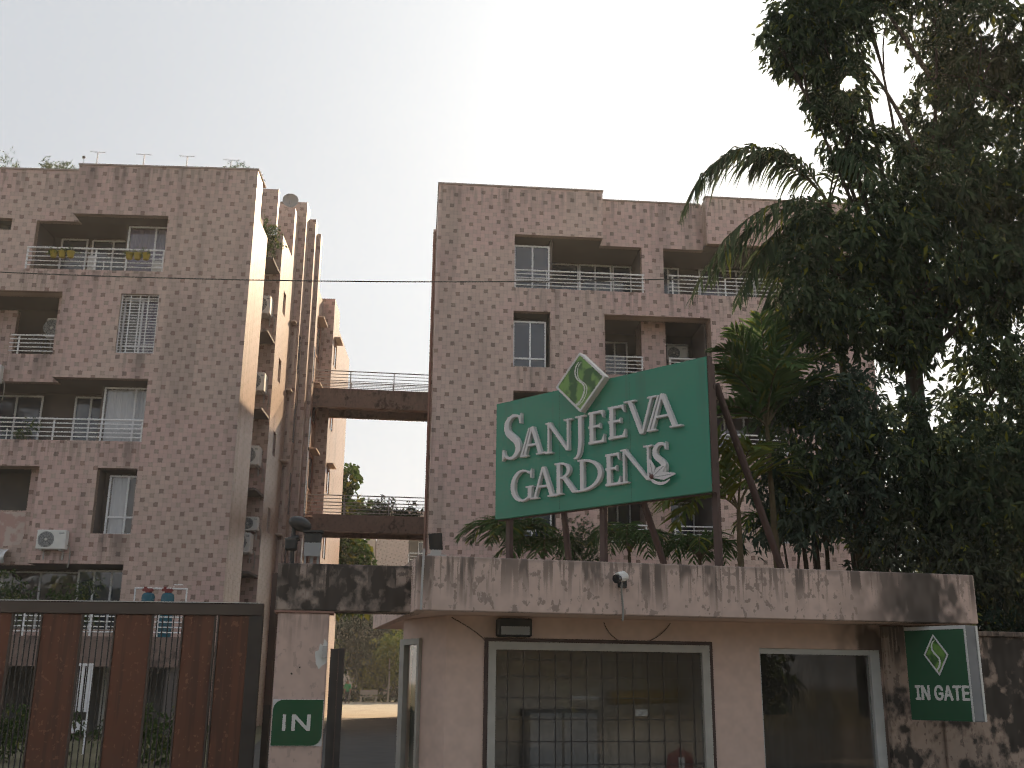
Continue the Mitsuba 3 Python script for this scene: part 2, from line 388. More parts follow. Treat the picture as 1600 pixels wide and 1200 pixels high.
def railing(fr, holder, u0, u1, z0, h, v, posts, n=5, r=0.024, extra=(), m="white_metal"):
    k = nm(f"{holder}__railing")
    for i in range(n):
        z = z0 + h * (1 - i / n) - 0.012
        rr = r * 1.25 if i == 0 else r * 0.85
        part(k, "rail", fr.m(cyl((u0, v, z), (u1, v, z), rr, 6)), m, True)
    for u in posts:
        part(k, "post", fr.m(box(u - 0.024, u + 0.024, v + 0.021, v + 0.06, z0, z0 + h - 0.03)), m)
    for u, a, b in extra:
        part(k, "post", fr.m(box(u - 0.014, u + 0.014, v + 0.021, v + 0.045, z0 + a * h, z0 + b * h)), m)
    return k


def ac_unit(fr, u, v, z, w=0.85, h=0.6, d=0.32, label="", group=None, side=False, faceside=False):
    """outdoor unit, its back at depth v, hung on two angle brackets"""
    k = nm("air_conditioner")
    part(k, "casing", fr.m(box(u - w / 2, u + w / 2, v - d, v - 0.06, z, z + h, 0.015)), "ac_white")
    cx, cz, rr = u - w * 0.17, z + h / 2, h * 0.40
    part(k, "fan_recess", fr.m(cyl((cx, v - d - 0.006, cz), (cx, v - d + 0.02, cz), rr, 28)), "plastic_grey")
    rings = []
    for q in (0.35, 0.6, 0.82, 1.0):
        a = np.linspace(0, 2 * np.pi, 29)
        rings.append(tube(np.stack([cx + rr * q * np.cos(a), a * 0 + v - d - 0.012, cz + rr * q * np.sin(a)], 1), 0.006, 4, False))
    for a in np.arange(8) * np.pi / 4:
        rings.append(cyl((cx, v - d - 0.014, cz), (cx + rr * math.cos(a), v - d - 0.014, cz + rr * math.sin(a)), 0.006, 4))
    part(k, "fan_grille", fr.m(cat(*rings)), "plastic_dark")
    part(k, "fan_hub", fr.m(cyl((cx, v - d - 0.024, cz), (cx, v - d - 0.007, cz), rr * 0.17, 14)), "ac_white")
    part(k, "badge_plate", fr.m(box(u + w * 0.26, u + w * 0.44, v - d - 0.005, v - d - 0.001, z + h * 0.78, z + h * 0.86)), "plastic_grey")
    for s in (-1, 1):
        part(k, "bracket", fr.m(cat(box(u + s * w * 0.33 - 0.02, u + s * w * 0.33 + 0.02, v - d, v, z - 0.05, z - 0.004), box(u + s * w * 0.33 - 0.02, u + s * w * 0.33 + 0.02, v - 0.03, v + 0.0, z - 0.3, z - 0.05))), "grey_metal")
    part(k, "pipe", fr.m(tube(bez([(u + w * 0.5, v - 0.15, z + 0.15), (u + w * 0.5 + 0.12, v - 0.1, z + 0.1), (u + w * 0.5 + 0.1, v - 0.03, z - 0.2), (u + w * 0.5 + 0.05, v - 0.02, z - 0.55)], 9), 0.018, 6)), "cable_grey", True)
    tag(k, label, "air conditioner", group)
    return k


# ---------------------------------------------------------------- leaves
def leaf_cards(base, d, L, Wd, fold=0.18, droop=0.25):
    """five-vertex folded leaves: base points (n,3), directions (n,3), lengths, widths"""
    n = len(base)
    d = d / (np.linalg.norm(d, axis=1, keepdims=True) + 1e-9)
    r = rng.normal(size=(n, 3))
    s = np.cross(d, r); s /= np.linalg.norm(s, axis=1, keepdims=True) + 1e-9
    up = np.cross(s, d)
    L, Wd = L[:, None], Wd[:, None]
    mid = base + d * L * 0.48
    tip = base + d * L + V3(0, 0, -1) * L * droop
    v = np.stack([base, mid, mid + s * Wd / 2 + up * Wd * fold, mid - s * Wd / 2 + up * Wd * fold, tip], 1).reshape(-1, 3)
    o = np.arange(n)[:, None] * 5
    f = np.concatenate([o + [0, 2, 1], o + [0, 1, 3], o + [2, 4, 1], o + [1, 4, 3]], 1).reshape(-1, 3)
    return v, f


def add_leaves(key, v, f, cols, m, per=5):
    scene[key] = mikit.ply(trimesh.Trimesh(v, f, process=False), m, smooth=False, color=np.repeat(cols, per, 0))


def leaf_cols(n, a, b, yellow=0.06, ycol=(0.16, 0.17, 0.03)):
    t = rng.random((n, 1))
    c = np.array(a) * (1 - t) + np.array(b) * t
    y = rng.random((n, 1)) < yellow
    return np.where(y, np.array(ycol) * (0.7 + 0.5 * rng.random((n, 1))), c)


def canopy(blobs, dens, L, Wd, per_twig=8, down=0.6, squash=0.85, gap=0.0, hole=None, shell=0.45):
    """twigs of leaves through each blob (x, y, z, r)"""
    B, D, Ls = [], [], []
    for x, y, z, r, *own in blobs:
        bgap = own[0] if own else gap
        nt = int(dens * r * r)
        p = rng.normal(size=(nt, 3)); p /= np.linalg.norm(p, axis=1, keepdims=True)
        rad = rng.random((nt, 1)) ** shell
        lump = 0.72 + 0.56 * meshkit.noise(p * 2.1 + V3(x, y, z) * 3.7)[:, None]
        q = p * rad * lump * r * V3(1, 1, squash) + V3(x, y, z)
        if bgap:
            q = q[meshkit.fbm(q * 1.35 + 31, 2) > bgap]
        td = (q - V3(x, y, z)) / r + rng.normal(size=(len(q), 3)) * 0.5 + V3(0, 0, -0.35)
        td /= np.linalg.norm(td, axis=1, keepdims=True)
        for k in range(per_twig):
            t = (k + rng.random((len(q), 1))) / per_twig
            B.append(q + td * t * L * 1.5 + rng.normal(size=q.shape) * L * 0.10)
            D.append(td * 0.5 + rng.normal(size=q.shape) * 0.75 + V3(0, 0, -down))
            Ls.append(L * (0.65 + 0.6 * rng.random(len(q))))
    B, D, Ls = np.vstack(B), np.vstack(D), np.concatenate(Ls)
    if hole is not None:
        keep = hole(B + D / np.linalg.norm(D, axis=1, keepdims=True) * Ls[:, None] * 0.5)
        B, D, Ls = B[keep], D[keep], Ls[keep]
    return leaf_cards(B, D, Ls, Ls * Wd), len(B)


def plant(key, blobs, dens, L, Wd, ca, cb, m="leaf_tree", trunk=None, tm="bark", yellow=0.05, hole=None, gap=0.0, down=0.5, per=8):
    (v, f), n = canopy(blobs, dens, L, Wd, per, down, gap=gap, hole=hole)
    add_leaves(key + "__crown", v, f, leaf_cols(n, ca, cb, yellow), m)
    if trunk is not None:
        add(key + "__trunk", trunk, tm, True)
    return key


def fronds(origin, specs, n=34, leaf=0.55, wid=0.035, hang=0.5):
    """feather palm fronds; specs: control points relative to origin. Returns leaflets (v, f, count) and rachis mesh"""
    o = np.asarray(origin, float)
    Vv, Ff, at, stems, cnt = [], [], 0, [], 0
    for cp in specs:
        c = bez(np.vstack([V3(0, 0, 0), np.asarray(cp, float)]), n + 1) + o
        stems.append(tube(c, np.linspace(0.022, 0.005, len(c)), 5))
        t = np.gradient(c, axis=0); t /= np.linalg.norm(t, axis=1, keepdims=True)
        side = np.cross(t, V3(0, 0, 1)); ln = np.linalg.norm(side, axis=1, keepdims=True)
        side = np.where(ln > 0.15, side / np.maximum(ln, 1e-6), np.cross(t, V3(0.3, 1, 0.1)))
        for sg in (-1, 1):
            q = np.arange(len(c))
            q = q[q > n * 0.14]
            k = q / n
            b = c[q] + rng.normal(size=(len(q), 3)) * 0.008
            d = side[q] * sg * (0.85 + 0.2 * rng.random((len(q), 1))) + t[q] * (0.55 + 0.5 * k[:, None]) + rng.normal(size=(len(q), 3)) * 0.13 + V3(0, 0, 0.18)
            d /= np.linalg.norm(d, axis=1, keepdims=True)
            L = (leaf * np.clip(np.sin(np.pi * (0.18 + 0.74 * k)), 0.25, 1) * (0.8 + 0.35 * rng.random(len(q))))[:, None]
            hg = hang * (0.6 + 0.7 * rng.random((len(q), 1)))
            wv = np.cross(d, rng.normal(size=d.shape) * 0.35 + np.cross(side[q], t[q])); wv /= np.linalg.norm(wv, axis=1, keepdims=True) + 1e-9
            pts = [b + d * L * s + V3(0, 0, -1) * L * hg * s * s for s in (0.0, 0.35, 0.7, 1.0)]
            w = [0.5, 1.0, 0.75]
            vs = np.stack([pts[0] - wv * wid * w[0] / 2, pts[0] + wv * wid * w[0] / 2, pts[1] - wv * wid / 2, pts[1] + wv * wid / 2, pts[2] - wv * wid * w[2] / 2, pts[2] + wv * wid * w[2] / 2, pts[3]], 1).reshape(-1, 3)
            f0 = np.array([[0, 1, 3], [0, 3, 2], [2, 3, 5], [2, 5, 4], [4, 5, 6]])
            Ff.append((f0[None] + at + (np.arange(len(q)) * 7)[:, None, None]).reshape(-1, 3))
            Vv.append(vs); at += len(vs); cnt += len(q)
    return np.vstack(Vv), np.vstack(Ff), cnt, cat(*stems)


def palm(label, origin, specs, base, ca=(0.050, 0.085, 0.032), cb=(0.085, 0.130, 0.046), yellow=0.05, leaf=0.55, hang=0.5, wid=0.04, n=34, stem_r=0.06, group=None, ycol=(0.17, 0.18, 0.035)):
    k = nm("palm_tree")
    v, f, c, st = fronds(origin, specs, n, leaf, wid, hang)
    add_leaves(k + "__crown", v, f, leaf_cols(c, ca, cb, yellow, ycol), "leaf_palm", 7)
    add(k + "__frond_stem", st, "palm_stem", True)
    o = np.asarray(origin, float)
    c = bez([base, (base[0] * 0.6 + o[0] * 0.4, base[1], (base[2] + o[2]) / 2), o], 9)
    add(k + "__trunk", tube(c, np.linspace(stem_r * 1.25, stem_r * 0.6, 9), 10), "palm_stem", True)
    tag(k, label, "palm tree", group)
    return k


def ring_fronds(n, reach, rise, tip, seed, a0=0.0, spread=2 * math.pi):
    r = np.random.default_rng(seed)
    out = []
    for i in range(n):
        a = a0 + spread * (i + r.uniform(-0.3, 0.3)) / n
        R, h, e = reach * r.uniform(0.75, 1.15), rise * r.uniform(0.7, 1.25), tip * r.uniform(0.6, 1.3)
        dx, dy = math.cos(a), math.sin(a)
        out.append([(dx * R * 0.25, dy * R * 0.25, h), (dx * R * 0.75, dy * R * 0.75, h * 1.15), (dx * R, dy * R, e)])
    return out


# ================================================================ LEFT APARTMENT BLOCK
LB = nm("apartment_building")
tag(LB, "pink tiled apartment block on the left with balconies, air conditioners and a sunlit side wall", "building")
RZ = 18.94
hm = [(-6.3, -2.95, 15.03, 17.10), (-4.25, -2.97, 12.10, 14.20), (-6.3, -3.05, 9.09, 11.22), (-4.35, -3.08, 6.08, 8.20), (-6.3, -3.20, 3.10, 5.12)]
hs = [(-7.65, -6.1, 15.03, 17.06), (-9.9, -8.5, 16.68, 17.12), (-10.6, -6.52, 12.17, 14.40), (-9.8, -6.1, 9.09, 11.20), (-9.8, -6.68, 6.86, 8.30), (-9.8, -6.1, 3.10, 5.12)]


def holes(poly, hs):
    return poly.difference(unary_union([sbox(a, c, b, d) for a, b, c, d in hs]))


part(LB, "wall", FL.m(wallsheet(holes(sbox(-6.2, 0, 0, RZ), hm), 0, 0.25)), "facade_left", label="projecting right-hand part of the tiled front wall")
part(LB, "wall", FL.m(wallsheet(holes(sbox(-14.5, 0, -6.2, 19.0), hs), 0.6, 0.85)), "facade_left", label="set-back left part of the tiled front wall")
part(LB, "wall", FL.m(box(-6.2, -5.95, 0.25, 0.598, 17.3, RZ - 0.01)), "facade_left")
for z0, z1 in ((14.22, 15.026), (8.22, 9.086), (1.9, 3.096)):
    part(LB, "spandrel", FL.m(box(-14.5, -6.2, 0.0, 0.598, z0, z1)), "facade_left")
part(LB, "wall", FL.m(cat(box(-6.2, -5.95, 0.25, 0.598, 11.3, 14.21), box(-6.2, -5.95, 0.25, 0.598, 5.2, 8.21))), "facade_left")
# side wall, stepping out towards the back
A_side = holes(sbox(0.25, 0, 2.5, RZ), [])
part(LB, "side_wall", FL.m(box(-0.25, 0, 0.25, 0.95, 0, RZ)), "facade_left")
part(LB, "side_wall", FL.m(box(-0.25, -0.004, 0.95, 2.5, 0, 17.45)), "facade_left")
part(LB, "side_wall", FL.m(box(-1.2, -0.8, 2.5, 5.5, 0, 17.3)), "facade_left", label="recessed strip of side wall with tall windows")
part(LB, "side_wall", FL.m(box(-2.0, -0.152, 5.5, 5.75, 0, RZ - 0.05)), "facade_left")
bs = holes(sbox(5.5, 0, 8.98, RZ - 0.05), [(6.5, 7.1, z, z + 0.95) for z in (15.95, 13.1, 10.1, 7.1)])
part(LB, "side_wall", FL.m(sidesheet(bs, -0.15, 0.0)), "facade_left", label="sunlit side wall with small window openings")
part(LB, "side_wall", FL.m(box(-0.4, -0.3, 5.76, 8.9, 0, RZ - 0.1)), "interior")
for i, z in enumerate((15.95, 13.1, 10.1, 7.1)):
    k = nm(f"{LB}__window")
    add(k + "__frame", FL.m(cat(box(-0.13, -0.09, 6.5, 6.55, z, z + 0.95), box(-0.13, -0.09, 7.05, 7.1, z, z + 0.95), box(-0.13, -0.09, 6.55, 7.05, z + 0.9, z + 0.95), box(-0.13, -0.09, 6.55, 7.05, z, z + 0.05), box(-0.128, -0.092, 6.78, 6.82, z + 0.05, z + 0.9))), "grey_metal")
    add(k + "__pane", FL.m(box(-0.12, -0.116, 6.55, 7.05, z + 0.05, z + 0.9)), "glass_dark")
part(LB, "stair_tower", FL.m(box(-0.70, -0.002, 7.8, 8.98, RZ - 0.04, 21.15)), "facade_left")
for a, b, u, zt in ((9.0, 9.9, 0.30, 22.0), (9.902, 10.6, 0.58, 21.6), (10.602, 11.1, 0.74, 21.2)):
    part(LB, "side_fin", FL.m(box(-0.9, u, a, b, 0, zt)), "facade_left")
for z in (15.0, 12.0, 9.0, 6.0):   # pale strips, sun shades and slots on the fins
    part(LB, "pale_strip", FL.m(box(0.10, 0.20, 8.93, 8.997, z - 0.9, z + 1.1)), "plaster_pale")
    part(LB, "sun_shade", FL.m(box(0.002, 0.22, 8.45, 8.99, z + 1.25, z + 1.31)), "plaster_pale")
    part(LB, "side_slot", FL.m(box(0.302, 0.306, 9.15, 9.6, z - 0.8, z + 0.9)), "glass_dark")
    part(LB, "side_slot", FL.m(box(0.742, 0.746, 10.7, 11.0, z - 0.8, z + 0.9)), "glass_dark")
part(LB, "side_wall", FL.m(box(-0.9, 0.62, 11.102, 13.5, 0, RZ)), "facade_left")
part(LB, "rear_wing", FL.m(box(-0.9, 1.16, 13.502, 15.6, 0, 19.15)), "facade_left")
part(LB, "rear_wing", FL.m(box(-0.9, 1.0, 15.602, 22.0, 0, 18.7)), "facade_left")
for z in (16.6, 13.5, 10.5, 7.5, 4.5):
    k = nm(f"{LB}__window")
    add(k + "__frame", FL.m(cat(box(0.622, 0.66, 11.7, 11.8, z - 0.8, z + 0.8), box(0.622, 0.66, 12.9, 13.0, z - 0.8, z + 0.8), box(0.622, 0.66, 11.8, 12.9, z + 0.72, z + 0.8), box(0.622, 0.66, 11.8, 12.9, z - 0.8, z - 0.72))), "plaster_brown")
    add(k + "__pane", FL.m(box(0.624, 0.63, 11.8, 12.9, z - 0.72, z + 0.72)), "glass_dark")
    part(LB, "sun_shade", FL.m(box(0.624, 0.95, 11.6, 13.1, z + 0.95, z + 1.02)), "plaster_pale")
    k = nm(f"{LB}__window")
    add(k + "__frame", FL.m(cat(box(1.162, 1.19, 14.2, 14.28, z - 0.5, z + 0.6), box(1.162, 1.19, 14.9, 14.98, z - 0.5, z + 0.6), box(1.162, 1.19, 14.28, 14.9, z + 0.52, z + 0.6))), "plaster_brown")
    add(k + "__pane", FL.m(box(1.164, 1.168, 14.28, 14.9, z - 0.5, z + 0.52)), "glass_dark")
    part(LB, "sun_shade", FL.m(box(1.163, 1.45, 14.0, 15.2, z + 0.75, z + 0.82)), "plaster_pale")
# notch windows and the slabs over the outdoor units
for z in (15.03, 12.1, 9.09, 6.08, 3.1):
    part(LB, "sun_shade", FL.m(box(-0.798, -0.02, 3.9, 5.496, z + 2.16, z + 2.24)), "plaster_recess")
    k = nm(f"{LB}__window")
    add(k + "__frame", FL.m(cat(box(-0.798, -0.74, 2.9, 2.96, z + 0.5, z + 2.2), box(-0.798, -0.74, 4.4, 4.46, z + 0.5, z + 2.2), box(-0.798, -0.74, 2.96, 4.4, z + 2.14, z + 2.2), box(-0.798, -0.74, 2.96, 4.4, z + 0.5, z + 0.56), box(-0.798, -0.74, 3.65, 3.7, z + 0.56, z + 2.14))), "frame_pale")
    add(k + "__pane", FL.m(box(-0.78, -0.776, 2.96, 4.4, z + 0.56, z + 2.14)), "glass_dark")
part(LB, "core", FL.m(cat(box(-14.4, -1.25, 2.75, 21.9, 0, 18.2), box(-1.24, -0.91, 5.76, 13.0, 0, 18.2))), "concrete")
part(LB, "roof_slab", FL.m(cat(box(-14.4, -0.26, 0.86, 2.74, 18.0, 18.2), box(-6.19, -0.26, 0.255, 0.858, 18.0, 18.19))), "concrete")
part(LB, "roof_block", FL.m(box(-0.95, -0.25, 5.2, 5.49, 19.2, 20.75)), "facade_left")
part(LB, "roof_block", FL.m(box(-2.4, -0.96, 5.0, 7.0, 18.2, 20.7)), "concrete")
part(LB, "roof_coping", FL.m(cat(box(-6.23, 0.03, -0.03, 0.28, RZ + 0.001, RZ + 0.06), box(-14.5, -6.235, 0.57, 0.88, 19.001, 19.06), box(-0.28, 0.031, 0.281, 1.42, RZ + 0.001, RZ + 0.058))), "coping")
# recesses behind the openings
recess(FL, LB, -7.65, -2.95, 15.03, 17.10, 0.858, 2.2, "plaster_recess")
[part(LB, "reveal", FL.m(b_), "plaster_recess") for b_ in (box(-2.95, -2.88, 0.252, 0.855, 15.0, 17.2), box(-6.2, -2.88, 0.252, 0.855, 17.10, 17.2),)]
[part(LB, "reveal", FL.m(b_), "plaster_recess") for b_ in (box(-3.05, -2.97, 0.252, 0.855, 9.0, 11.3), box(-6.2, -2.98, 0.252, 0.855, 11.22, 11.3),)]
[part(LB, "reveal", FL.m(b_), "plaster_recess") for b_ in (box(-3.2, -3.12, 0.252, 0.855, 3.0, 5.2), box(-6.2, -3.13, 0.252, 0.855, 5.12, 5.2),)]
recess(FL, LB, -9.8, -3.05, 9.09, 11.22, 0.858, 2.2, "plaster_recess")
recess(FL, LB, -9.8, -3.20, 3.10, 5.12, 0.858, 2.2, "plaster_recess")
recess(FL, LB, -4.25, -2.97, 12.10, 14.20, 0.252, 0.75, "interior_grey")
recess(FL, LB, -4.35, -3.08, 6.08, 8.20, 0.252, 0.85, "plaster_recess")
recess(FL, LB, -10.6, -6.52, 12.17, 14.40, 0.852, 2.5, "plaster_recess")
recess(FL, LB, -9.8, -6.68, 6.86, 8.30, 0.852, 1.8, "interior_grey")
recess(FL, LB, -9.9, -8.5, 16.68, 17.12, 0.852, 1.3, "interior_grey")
part(LB, "inner_wall", FL.m(box(-10.58, -8.25, 1.5, 1.72, 12.18, 14.02)), "facade_left")
# top balcony
part(LB, "inner_wall", FL.m(box(-4.62, -4.54, 0.95, 2.19, 15.04, 17.09)), "plaster_recess")
window(FL, LB, -4.52, -2.97, 15.04, 17.03, 0.80, (0.62,), (), "curtain_lilac", (0, 1))
window(FL, LB, -7.3, -6.35, 15.04, 17.02, 2.05, (), (), None)
window(FL, LB, -6.2, -4.66, 15.04, 17.0, 2.05, (0.5,), (), None)
railing(FL, LB, -7.60, -2.97, 15.03, 0.80, 0.04, (-7.58, -5.28, -3.0), 5, extra=((-4.98, 0, 0.45),))
# third-level balcony
window(FL, LB, -4.72, -3.07, 9.10, 11.14, 0.86, (0.64,), (), "curtain_white", (0.02, 0.97))
part(LB, "inner_wall", FL.m(box(-4.84, -4.76, 1.0, 2.19, 9.10, 11.2)), "plaster_recess")
window(FL, LB, -6.1, -5.0, 9.10, 11.1, 2.05, (0.5,), (), None)
window(FL, LB, -9.0, -7.2, 9.10, 11.1, 2.05, (0.5,), (), None)
railing(FL, LB, -9.8, -3.07, 9.09, 0.73, 0.04, (-9.6, -5.95, -3.1), 5, extra=((-7.42, 0.0, 0.5), (-8.8, 0.0, 0.5)))
# first-level balcony, with the podium in front
window(FL, LB, -5.0, -3.24, 3.11, 5.05, 1.2, (0.30, 0.62), (), None)
window(FL, LB, -9.0, -5.2, 3.11, 5.05, 2.0, (0.33, 0.66), (), "curtain_white", (0.0, 0.4))
# balcony with the small unit
railing(FL, LB, -8.0, -6.54, 12.17, 0.70, 0.66, (-7.72,), 5)
part(LB, "drain_pipe", FL.m(cat(*[tube(bez([(u, 2.44, 12.2), (u, 2.4, 13.3), (u + 0.08, 2.2, 13.9), (u + 0.2, 2.2, 13.6), (u + 0.2, 2.2, 13.2)], 12), 0.028, 6) for u in (-7.6, -7.45)])), "palm_stem", True)
# windows
window(FL, LB, -4.23, -2.99, 12.12, 14.18, 0.40, (0.5,), (0.17,), "curtain_lilac", (0.5, 0.95))
g = nm(f"{LB}__window_grille")
for i in range(21):
    part(g, "bar", FL.m(cyl((-4.24, 0.07, 12.14 + i * 0.1015), (-2.98, 0.07, 12.14 + i * 0.1015), 0.013, 5)), "white_metal")
for u in (-4.22, -3.93, -3.62, -3.34, -3.0):
    part(g, "upright", FL.m(box(u - 0.017, u + 0.017, 0.085, 0.105, 12.11, 14.19)), "white_metal")
window(FL, LB, -4.10, -3.10, 6.10, 8.05, 0.50, (0.62,), (0.30,), "curtain_white", (0.02, 0.55))
part(LB, "stained_patch", FL.m(wallsheet(Polygon([(-9.3, 5.5), (-6.75, 5.75), (-6.6, 6.2), (-6.7, 6.80), (-9.4, 6.82)]), 0.592, 0.597)), "plaster_patch")
mat("plaster_patch", mikit.proc(lambda p, n, uv: mix((0.44, 0.29, 0.26), (0.50, 0.41, 0.37), S(0.42, 0.6, fbm(p.x * 5, p.z * 5, 2.0, 4)))), 0.9, 0.1)

# podium terrace with its railing
FP = Frame((-9.0, 30.5), 2.5)
part(LB, "podium", FP.m(box(-12, 0.0, 0.0, 3.4, 2.62, 2.75)), "concrete", label="projecting terrace slab over the parking level")
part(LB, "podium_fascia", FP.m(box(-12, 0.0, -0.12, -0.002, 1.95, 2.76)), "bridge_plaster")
for u in (-11.5, -8.7, -5.9, -3.1, -0.3):
    part(LB, "podium_pier", FP.m(box(u - 0.2, u + 0.2, 0.05, 0.45, 0, 2.6)), "plaster_recess")
part(LB, "podium_back_wall", FP.m(box(-12, -0.02, 3.2, 3.35, 0, 2.6)), "interior_grey")
part(LB, "podium_door", FP.m(box(-3.2, -2.0, 3.1, 3.19, 0.05, 2.1)), "ac_white")
railing(FP, LB, -12, -0.05, 2.76, 0.70, -0.05, [-11.9 + i * 0.92 for i in range(14)], 5, 0.022)

# things on and in the left block
for i, (fr, u, v, z, lab) in enumerate([(FL, -5.42, 0.0, 5.53, "white air conditioner with round fan, on the left block's front wall below a curtained window"),
                                        (FL, -8.45, 0.6, 11.08, "white air conditioner cut by the left picture edge, just above the wide balcony"),
                                        (FL, -6.95, 1.9, 13.08, "white outdoor air conditioner hanging inside the narrow shaded balcony of the left block")]):
    ac_unit(fr, u, v, z, 0.9 if i != 2 else 0.55, 0.6 if i != 2 else 0.72, 0.34, lab)
for z, w, lab in ((15.3, 0.0, "topmost outdoor air conditioner in the shaded notch of the left block's side wall"), (12.2, 0.0, "second outdoor air conditioner from the top in the notch of the side wall"),
                  (9.35, 0.0, "third outdoor air conditioner from the top in the notch of the side wall"), (6.1, -0.08, "lowest outdoor air conditioner in the side notch, beside another unit")):
    ac_unit(FL, -0.48 + w, 5.49, z, 0.62, 0.72, 0.72, lab)
ac_unit(FL, -0.36, 5.49, 6.95, 0.55, 0.5, 0.4, "small outdoor unit mounted just above the lowest air conditioner in the side notch")

for i, u in enumerate((-6.62, -6.33, -6.05, -4.08, -3.80, -3.52)):
    k = nm("flower_pot")
    a = np.linspace(0, 2 * np.pi, 15)
    prof = np.array([(0.001, 0), (0.09, 0), (0.125, 0.19), (0.14, 0.195), (0.14, 0.225), (0.115, 0.225), (0.10, 0.19), (0.001, 0.19)])
    m = trimesh.creation.revolve(prof, sections=16); m.apply_translation((u, -0.13, 15.40))
    part(k, "pot", FL.m(m), "yellow_plastic", 40)
    part(k, "hook", FL.m(tube([(u, -0.13, 15.6), (u, 0.0, 15.68), (u, 0.05, 15.78), (u, 0.07, 15.62)], 0.01, 5)), "grey_metal")
    c = FL.pt(V3(u, -0.13, 15.66))
    (v, f), n = canopy([(*c, 0.13)], 900, 0.09, 0.4, 4, 0.1)
    add_leaves(k + "__foliage", v, f, leaf_cols(n, (0.05, 0.09, 0.02), (0.09, 0.12, 0.03)), "leaf_tree")
    tag(k, f"yellow hanging pot on the top balcony railing, {'left middle right'.split()[i % 3]} one of the {'left' if i < 3 else 'right'} three", "flower pot", "yellow pots on the top balcony railing")
for u, m, h, lab in ((-5.55, "cloth_white", 0.55, "white cloth hung behind the top balcony railing beside the left yellow pots"), (-3.35, "cloth_white", 0.42, "white cloth hung low behind the right end of the top balcony railing")):
    us = np.linspace(0, 0.3, 12)
    pv = np.concatenate([np.stack([u + us, 0.12 + 0.02 * np.sin(us * 50), us * 0 + 15.05], 1), np.stack([u + us, 0.10 + 0.01 * np.sin(us * 40), us * 0 + 15.05 + h], 1)])
    i = np.arange(11)
    c = trimesh.Trimesh(pv, np.vstack([np.stack([i, i + 1, i + 13], 1), np.stack([i, i + 13, i + 12], 1)]), process=False)
    k = add(nm("hanging_cloth"), FL.m(c), m, True)
    tag(k, lab, "cloth")
us, zs = np.meshgrid(np.linspace(-8.6, -7.0, 26), np.linspace(0, 1, 10))
tz = 5.62 - zs * (0.55 + 0.1 * np.sin(us * 3)) + 0.03 * np.sin(us * 9)
tv = 0.50 - 0.35 * np.sin(zs * 2.2) + 0.05 * np.sin(us * 13 + zs * 4)
i = np.arange(9)[:, None] * 26 + np.arange(25)[None]
q = np.stack([i, i + 1, i + 27, i + 26], -1).reshape(-1, 4)
k = add(nm("awning_sheet"), FL.m(trimesh.Trimesh(np.stack([us, tv, tz], -1).reshape(-1, 3), np.vstack([q[:, :3], q[:, [0, 2, 3]]]), process=False)), "cloth_white", True)
tag(k, "crumpled white plastic sheet tied above the lowest balcony at the left edge", "sheet")

# water drums in a white pipe frame on the podium
for u, lab in ((-1.33, "blue water drum with red cap in the white pipe frame, the left one of two"), (-0.78, "blue water drum with red cap in the white pipe frame, the right one of two")):
    k = nm("water_drum")
    prof = np.array([(0.001, 0), (0.16, 0), (0.18, 0.03), (0.18, 1.17), (0.15, 1.24), (0.06, 1.27), (0.001, 1.27)])
    m = trimesh.creation.revolve(prof, sections=22); m.apply_translation((u, 0.5, 2.751))
    part(k, "drum", FP.m(m), "blue_plastic", 40)
    part(k, "cap", FP.m(cat(cyl((u, 0.5, 4.022), (u, 0.5, 4.10), 0.10, 12), box(u - 0.17, u + 0.12, 0.44, 0.56, 4.06, 4.14), cyl((u - 0.1, 0.5, 4.10), (u - 0.1, 0.5, 4.19), 0.05, 8))), "red_plastic")
    tag(k, lab, "water drum")
k = nm("pipe_frame")
for u in (-1.72, -0.26):
    part(k, "upright", FP.m(cyl((u, 0.5, 2.751), (u, 0.5, 4.12), 0.022, 8)), "white_metal", True)
part(k, "crossbar", FP.m(cyl((-1.74, 0.5, 4.14), (-0.24, 0.5, 4.14), 0.022, 8)), "white_metal", True)
part(k, "spout", FP.m(tube([(-0.62, 0.46, 4.12), (-0.62, 0.44, 4.25), (-0.36, 0.44, 4.25)], 0.016, 6)), "white_metal", True)
tag(k, "white pipe frame standing round the two blue drums", "pipe frame")

# roof things
for u, h, lab in ((-6.02, 0.66, "first"), (-4.36, 0.62, "second"), (-2.82, 0.60, "third"), (-1.24, 0.50, "last")):
    k = nm("antenna")
    part(k, "mast", FL.m(cyl((u, 1.0, 18.2), (u + 0.02, 1.0, 19.32 + h), 0.016, 6)), "grey_metal", True)
    part(k, "crossbar", FL.m(cyl((u - 0.27, 1.0, 19.33 + h), (u + 0.29, 1.0, 19.31 + h), 0.011, 6)), "grey_metal", True)
    part(k, "stay_wire", FL.m(cyl((u + 0.01, 1.0, 19.0 + h), (u + 0.35, 1.1, 18.5 + h), 0.004, 4)), "grey_metal")
    tag(k, f"thin T-shaped antenna on the roof of the left block, {lab} from the left", "antenna")
k = nm("roof_lamp")
part(k, "stem", FL.m(cyl((-6.25, 0.4, 18.6), (-6.25, 0.4, 19.42), 0.008, 5)), "grey_metal")
part(k, "globe", FL.m(trimesh.Trimesh(*(lambda s: (s.vertices * 0.055 + V3(-6.25, 0.4, 19.45), s.faces))(trimesh.creation.icosphere(2)), process=False)), "plastic_dark", True)
tag(k, "small dark globe on a thin stem at the step of the left block's roof", "lamp")


